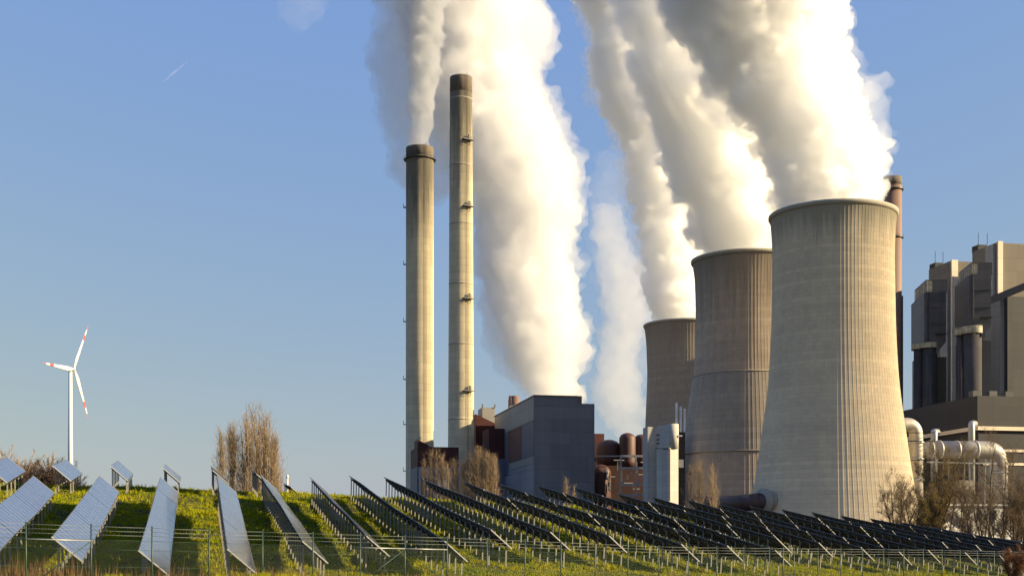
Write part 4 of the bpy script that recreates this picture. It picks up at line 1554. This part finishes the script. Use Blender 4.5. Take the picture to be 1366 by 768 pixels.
def broad_tree(name, x, ytop, D, width, label, cat, mats, leaf=0., stems=3, lean=.25, twigs=2, nchild=2, depth=2, tw=.11, group=None, lsz=1.1, zbase=None):
    q = P(x, HY, D); q.z = (H(q.x, q.y) if zbase is None else zbase) - .2
    Ht = (HY - ytop) / F * D - q.z
    W = width / F * D / 2
    px1 = D / F
    T = Tree()
    for s in range(stems):
        a = random.uniform(0, 2 * math.pi)
        k = random.uniform(.3, 1.) if stems > 1 else .1
        d = Vector((math.cos(a) * W * k, math.sin(a) * W * k, Ht * .75)).normalized()
        grow(T, q + Vector((math.cos(a), math.sin(a), 0)) * .15 * stems * .3, d, Ht * random.uniform(.78, 1.), Ht * .012 + .03, depth, .35, .55, nchild, twigs, Ht * .05 + .2, px1 * tw, leaf, px1 * lsz)
    return finish_tree(name, T, q, label, cat, group, mats)


random.seed(5)
G2 = 'bare trees at the right edge of the plant'
broad_tree('bare_tree', 1196, 638, 200, 70, 'low spreading bare shrubby tree before the foot of the nearest cooling tower', 'tree', [M['bark'], M['twig_dark'], M['leaf_gold']], .12, 5, depth=2, group=G2, zbase=-1)
broad_tree('bare_tree', 1218, 640, 205, 50, 'bushy bare tree with a few golden leaves left of the olive willow', 'tree', [M['bark'], M['twig_dark'], M['leaf_gold']], .3, 4, depth=2, group=G2, zbase=-1)
broad_tree('willow_tree', 1246, 602, 210, 66, 'olive and golden leaved willow right of the nearest cooling tower', 'tree', [M['bark'], M['twig_dark'], M['leaf_olive']], .55, 5, depth=2, twigs=3, lsz=1.3, zbase=-1)
broad_tree('bush', 1238, 668, 190, 40, 'dense olive bush below the willow', 'bush', [M['bark'], M['twig_dark'], M['leaf_olive']], .6, 5, depth=2, twigs=3, lsz=1.3, zbase=-1)
for x, yt, D_, w, st_, lb in ((1262, 628, 215, 30, 2, 'slim bare tree just right of the willow'), (1283, 640, 205, 26, 2, 'small bare tree before the left end of white hall'), (1298, 650, 200, 24, 3, 'short twiggy tree before the middle of white hall'),
                         (1320, 586, 212, 34, 1, 'tall single stemmed bare tree before the silver pipe elbow'), (1312, 645, 190, 28, 3, 'low brown thicket tree before the white hall'), (1338, 612, 205, 30, 2, 'bare tree right of the silver pipe elbow'),
                         (1352, 588, 215, 36, 1, 'tall bare tree beside the right edge of the photo'), (1364, 640, 195, 34, 4, 'thick low bare tree cut by the right edge'), (1330, 660, 185, 40, 5, 'dark tangled bush below the tall bare tree'), (1352, 655, 186, 40, 5, 'dark tangled bush at the right edge below bare trees')):
    broad_tree('bare_tree', x, yt, D_, w, lb, 'tree', [M['bark'], M['twig_dark']], 0, st_, depth=2, twigs=2, group=G2, zbase=-1)
broad_tree('rusty_shrub', 1350, 736, 90, 20, 'rusty brown shrub at the fence in the lower right corner', 'shrub', [M['bark'], M['twig_red']], 0, 5, depth=2, twigs=2, tw=.15)
for i, (x, yt, w) in enumerate(((-20, 622, 36), (4, 618, 30), (22, 628, 26), (38, 619, 22), (52, 628, 26), (64, 625, 26), (76, 630, 22), (90, 635, 18))):
    LBL = ['far bare tree at the left edge of the photo', 'pale far tree top above the leftmost solar table', 'dark low far tree left of the pale far tree', 'pale rounded far tree left of the wind turbine',
           'dark far tree below the pale rounded far tree', 'dark far tree midway between pale tree and turbine mast', 'dark far tree just left of the turbine mast', 'dark far tree at the foot of the turbine mast',
           'low far tree top just right of the turbine mast', 'lowest far tree top right of the turbine mast'][i]
    broad_tree('far_tree', x, yt, 260, w, LBL, 'tree', [M['bark'], M['twig_far'] if i not in (1, 3) else M['twig_poplar']], 0, 5, depth=1, twigs=12, nchild=6, tw=.22, group='far bare trees on the left', zbase=-2)

# ------------------------------------------------------------------ steam plumes
PLUMES = []


def plume(name, D, outline, mat, label, cat, group=None, parent=None, vox=1.0, disp=(.34, .22), seed=0, puff=.45, flat=.8, tilt=0.):
    """outline: (y, x_left, x_right) in photograph pixels; round in depth; billows grown as overlapping lobes"""
    rs = random.Random(seed)
    outline = sorted(outline, key=lambda q: -q[0])
    ys = [o[0] for o in outline][::-1]
    xl = [o[1] for o in outline][::-1]
    xr = [o[2] for o in outline][::-1]
    bm = bmesh.new()
    y = max(ys)
    first = True
    ymin = min(ys)
    def ball(c, r):
        m = Matrix.Translation(c) @ Matrix.Diagonal((r, r, r, 1))
        bmesh.ops.create_icosphere(bm, subdivisions=2, radius=1, matrix=m)
    while y > ymin:
        l, r_ = float(np.interp(y, ys, xl)), float(np.interp(y, ys, xr))
        Dy = D + tilt * (max(ys) - y)
        hw = (r_ - l) / 2 * 1.05
        cx = (l + r_) / 2 + rs.uniform(-.07, .07) * hw
        w = hw / F * Dy
        ball(P(cx, y, Dy), w * .80)
        n = 9
        for k in range(n):
            a = 2 * math.pi * (k + rs.random()) / n
            rr = w * puff * rs.uniform(.6, 1.15)
            off = w - rr * rs.uniform(.85, 1.1)
            c = P(cx, y - rs.uniform(0, 1) * hw * .5, Dy)
            ball(c + Vector((math.cos(a) * off, math.sin(a) * off * flat, 0)), rr)
        y -= max(hw * rs.uniform(.25, .5), 2.)
    me = bpy.data.meshes.new(name)
    bm.to_mesh(me); bm.free()
    o = bpy.data.objects.new(name, me); COL.objects.link(o)
    mod = o.modifiers.new('r', 'REMESH'); mod.mode = 'VOXEL'; mod.voxel_size = vox
    wmean = np.mean([(b - a) / 2 for a, b in zip(xl, xr)]) / F * D
    sm = o.modifiers.new('s', 'SMOOTH'); sm.factor = .5; sm.iterations = 6
    for i, (s, k) in enumerate(((.60, disp[0]), (.26, disp[1]), (.12, disp[1] * .75))):
        tx = bpy.data.textures.new(f'billow{i}', 'CLOUDS')
        tx.noise_scale = wmean * s; tx.noise_depth = 3; tx.noise_type = 'SOFT_NOISE'
        dm = o.modifiers.new('d', 'DISPLACE'); dm.texture = tx; dm.strength = wmean * k * 1.6; dm.mid_level = .5; dm.texture_coords = 'LOCAL'
    mod2 = o.modifiers.new('r2', 'REMESH'); mod2.mode = 'VOXEL'; mod2.voxel_size = vox * .8
    sm2 = o.modifiers.new('s2', 'SMOOTH'); sm2.factor = .5; sm2.iterations = 2
    for sc_, st_ in ((.13, .13), (.055, .055)):
        tx = bpy.data.textures.new('fine_billow', 'CLOUDS'); tx.noise_scale = wmean * sc_; tx.noise_depth = 3; tx.noise_type = 'SOFT_NOISE'
        dm = o.modifiers.new('d3', 'DISPLACE'); dm.texture = tx; dm.strength = wmean * st_; dm.mid_level = .5; dm.texture_coords = 'LOCAL'
    mod3 = o.modifiers.new('r3', 'REMESH'); mod3.mode = 'VOXEL'; mod3.voxel_size = vox * .7
    dg = bpy.context.evaluated_depsgraph_get()
    me2 = bpy.data.meshes.new_from_object(o.evaluated_get(dg))
    bpy.data.objects.remove(o)
    base = P((outline[0][1] + outline[0][2]) / 2, outline[0][0], D)
    o0 = origin_of(parent) if parent is not None else base
    me2.transform(Matrix.Translation(-o0))
    me2.materials.clear(); me2.materials.append(mat)
    me2.polygons.foreach_set('use_smooth', np.ones(len(me2.polygons), bool))
    me2.name = name
    ob = link_mesh(name, me2, parent)
    if parent is None:
        ob.location = base
        tag(ob, label, cat, group)
        PLUMES.append((ob, D, outline))
    return ob


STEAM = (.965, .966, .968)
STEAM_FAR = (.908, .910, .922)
M['steam'] = mat_volume('dense_steam', STEAM, .31, .55)
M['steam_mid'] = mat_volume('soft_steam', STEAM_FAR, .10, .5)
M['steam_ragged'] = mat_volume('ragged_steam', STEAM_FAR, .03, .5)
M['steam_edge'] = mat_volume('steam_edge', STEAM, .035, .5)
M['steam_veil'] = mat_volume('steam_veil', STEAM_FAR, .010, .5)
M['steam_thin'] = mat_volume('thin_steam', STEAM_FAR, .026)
M['smoke'] = mat_volume('grey_smoke', (.66, .68, .72), .20)
GP = 'steam plumes of the power station'
plume('steam_plume', 422, [(288, 1048, 1172), (270, 1033, 1176), (258, 1028, 1178), (240, 1024, 1178), (215, 1030, 1174), (195, 1022, 1170), (175, 1012, 1160), (150, 990, 1138), (125, 965, 1132), (90, 940, 1124), (50, 912, 1114), (0, 875, 1106), (-60, 840, 1100), (-110, 820, 1090)],
      M['steam'], 'brightest widest steam plume billowing out of the nearest cooling tower', 'steam plume', GP, vox=.55, seed=1, disp=(.42, .27))
plume('steam_plume', 495, [(350, 940, 1040), (332, 932, 1046), (318, 927, 1046), (280, 914, 1042), (240, 898, 1036), (200, 880, 1024), (150, 856, 1000), (100, 842, 965), (50, 835, 955), (0, 828, 950), (-60, 810, 930), (-110, 800, 920)],
      M['steam'], 'steam plume rising from the brown middle cooling tower', 'steam plume', GP, vox=.6, seed=2, disp=(.44, .28))
plume('steam_plume', 660, [(436, 876, 948), (420, 868, 946), (400, 864, 944), (360, 862, 942), (320, 854, 938), (280, 846, 932), (235, 838, 926), (190, 826, 922), (150, 804, 912), (110, 790, 900), (60, 792, 892), (0, 772, 890), (-60, 750, 880)],
      M['steam'], 'narrow steam plume rising from the farthest cooling tower', 'steam plume', GP, vox=.8, seed=3, disp=(.46, .28))
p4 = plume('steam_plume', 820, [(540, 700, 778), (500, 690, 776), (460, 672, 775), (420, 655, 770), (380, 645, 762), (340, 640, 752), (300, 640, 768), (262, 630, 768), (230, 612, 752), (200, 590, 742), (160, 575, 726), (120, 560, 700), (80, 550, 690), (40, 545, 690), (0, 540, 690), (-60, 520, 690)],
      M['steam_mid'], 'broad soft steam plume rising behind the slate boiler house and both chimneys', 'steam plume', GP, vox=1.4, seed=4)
plume('wisp', 830, [(235, 520, 620), (200, 506, 620), (150, 500, 640), (100, 498, 700), (50, 500, 735), (0, 500, 745), (-60, 490, 745)], M['steam_thin'], None, None, parent=p4, vox=2.2, seed=5, disp=(.4, .2))
plume('wisp', 825, [(480, 648, 720), (440, 640, 720), (400, 636, 700), (350, 632, 700), (300, 625, 700)], M['steam_thin'], None, None, parent=p4, vox=2.2, seed=15, disp=(.4, .2))
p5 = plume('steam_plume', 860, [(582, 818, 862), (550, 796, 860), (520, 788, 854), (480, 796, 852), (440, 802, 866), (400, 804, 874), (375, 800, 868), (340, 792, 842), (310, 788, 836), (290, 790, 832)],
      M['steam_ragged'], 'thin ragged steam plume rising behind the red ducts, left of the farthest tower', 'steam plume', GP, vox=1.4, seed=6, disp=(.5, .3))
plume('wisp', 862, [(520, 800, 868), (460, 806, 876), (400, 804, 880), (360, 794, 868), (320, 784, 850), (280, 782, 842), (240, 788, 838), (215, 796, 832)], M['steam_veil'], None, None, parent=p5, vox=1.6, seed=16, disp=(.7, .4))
VEIL_OF = []
for ob_, D_, ol_ in PLUMES[:4]:
    ex_ = [(y, l - 5 - .05 * (r - l) * min(1, (ol_[0][0] - y) / 90), r + 3 + .03 * (r - l) * min(1, (ol_[0][0] - y) / 90)) for y, l, r in ol_ if y < ol_[0][0] - 25]
    plume('wisp', D_ + 2, ex_, M['steam_edge'], None, None, parent=ob_, vox=1.3 if D_ < 700 else 2., seed=int(D_) + 3, disp=(.5, .4))
plume('smoke_plume', 590, [(196, 546, 572), (170, 547, 576), (140, 546, 580), (100, 545, 585), (60, 544, 590), (20, 543, 594), (-20, 542, 597), (-60, 540, 600)],
      M['smoke'], 'grey ragged smoke rising straight from the shorter concrete chimney', 'smoke plume', vox=.7, seed=7, disp=(.5, .4))
plume('cloud_wisp', 1500, [(38, 392, 412), (20, 372, 430), (0, 366, 440), (-30, 360, 450)], mat_volume('cloud_vapour', STEAM, .0018), 'faint white cloud wisp at the top edge of the sky left of the plumes', 'cloud', vox=3.0, seed=8, disp=(.8, .5))

b = MB()
b.tube([P(218, 109, 9000), P(232, 97, 9000), P(251, 81, 9000)], [4, 9, 3], 10)
tag(b.build('contrail', mat_volume('ice_vapour', STEAM, .012), None, P(232, 97, 9000)), 'short faint white contrail high in the blue sky at left', 'contrail')

# ------------------------------------------------------------------ light
w = bpy.data.worlds.new('World')
SC.world = w
w.use_nodes = True
nt = w.node_tree
nt.nodes.clear()
sky = nt.nodes.new('ShaderNodeTexSky'); sky.sky_type = 'NISHITA'
sky.sun_disc = False
sky.sun_elevation = R(SUN_EL); sky.sun_rotation = R(SUN_AZ)
sky.altitude = 100; sky.air_density = 1.0; sky.dust_density = .9; sky.ozone_density = 2.2
bg = nt.nodes.new('ShaderNodeBackground'); bg.inputs['Strength'].default_value = .10
wo = nt.nodes.new('ShaderNodeOutputWorld')
# the photograph's sky: a paler, flatter gradient than the clear-air model, going grey-green at the horizon
sp = nt.nodes.new('ShaderNodeSeparateColor'); nt.links.new(sky.outputs[0], sp.inputs[0])
cb = nt.nodes.new('ShaderNodeCombineColor')
def wm(op, a, b_):
    x = nt.nodes.new('ShaderNodeMath'); x.operation = op
    for k_, q_ in enumerate((a, b_)):
        if isinstance(q_, (int, float)): x.inputs[k_].default_value = q_
        else: nt.links.new(q_, x.inputs[k_])
    return x.outputs[0]
KS = 10. / 2 ** EXPO
rr_s = wm('MULTIPLY', wm('POWER', wm('MULTIPLY', sp.outputs[0], .1), .60), .80)
gg_s = wm('MULTIPLY', wm('POWER', wm('MULTIPLY', sp.outputs[1], .1), .38), .677)
bb_s = wm('MAXIMUM', wm('SUBTRACT', .80, wm('MULTIPLY', rr_s, .65)), .30)
for k_, q_ in enumerate((rr_s, gg_s, bb_s)):
    nt.links.new(wm('MULTIPLY', q_, KS), cb.inputs[k_])
nt.links.new(cb.outputs[0], bg.inputs[0])
nt.links.new(bg.outputs[0], wo.inputs[0])

sl = bpy.data.lights.new('sun', 'SUN')
sl.energy = 5.0; sl.angle = R(.5); sl.color = (1., .80, .49)
so = bpy.data.objects.new('sun', sl); COL.objects.link(so)
sdir = Vector((math.sin(R(SUN_AZ)) * math.cos(R(SUN_EL)), math.cos(R(SUN_AZ)) * math.cos(R(SUN_EL)), math.sin(R(SUN_EL))))
so.rotation_euler = sdir.to_track_quat('Z', 'Y').to_euler()
so.location = (0, 0, 300)

# ------------------------------------------------------------------ camera and render settings
cam = bpy.data.cameras.new('camera')
co = bpy.data.objects.new('camera', cam); COL.objects.link(co)
co.rotation_euler = (R(90), 0, 0)
cam.sensor_width = 36; cam.lens = F / 1366 * 36
cam.shift_y = (HY - 384) / 1366
cam.clip_end = 20000; cam.clip_start = .5
SC.camera = co
SC.view_settings.view_transform = 'Standard'
SC.view_settings.look = 'None'
SC.view_settings.exposure = EXPO
SC.view_settings.gamma = 1
SC.render.engine = 'CYCLES'
cy = SC.cycles
cy.max_bounces = 40; cy.diffuse_bounces = 3; cy.glossy_bounces = 3; cy.transmission_bounces = 2
cy.volume_bounces = 36; cy.transparent_max_bounces = 8
cy.use_denoising = True
cy.sample_clamp_indirect = 6
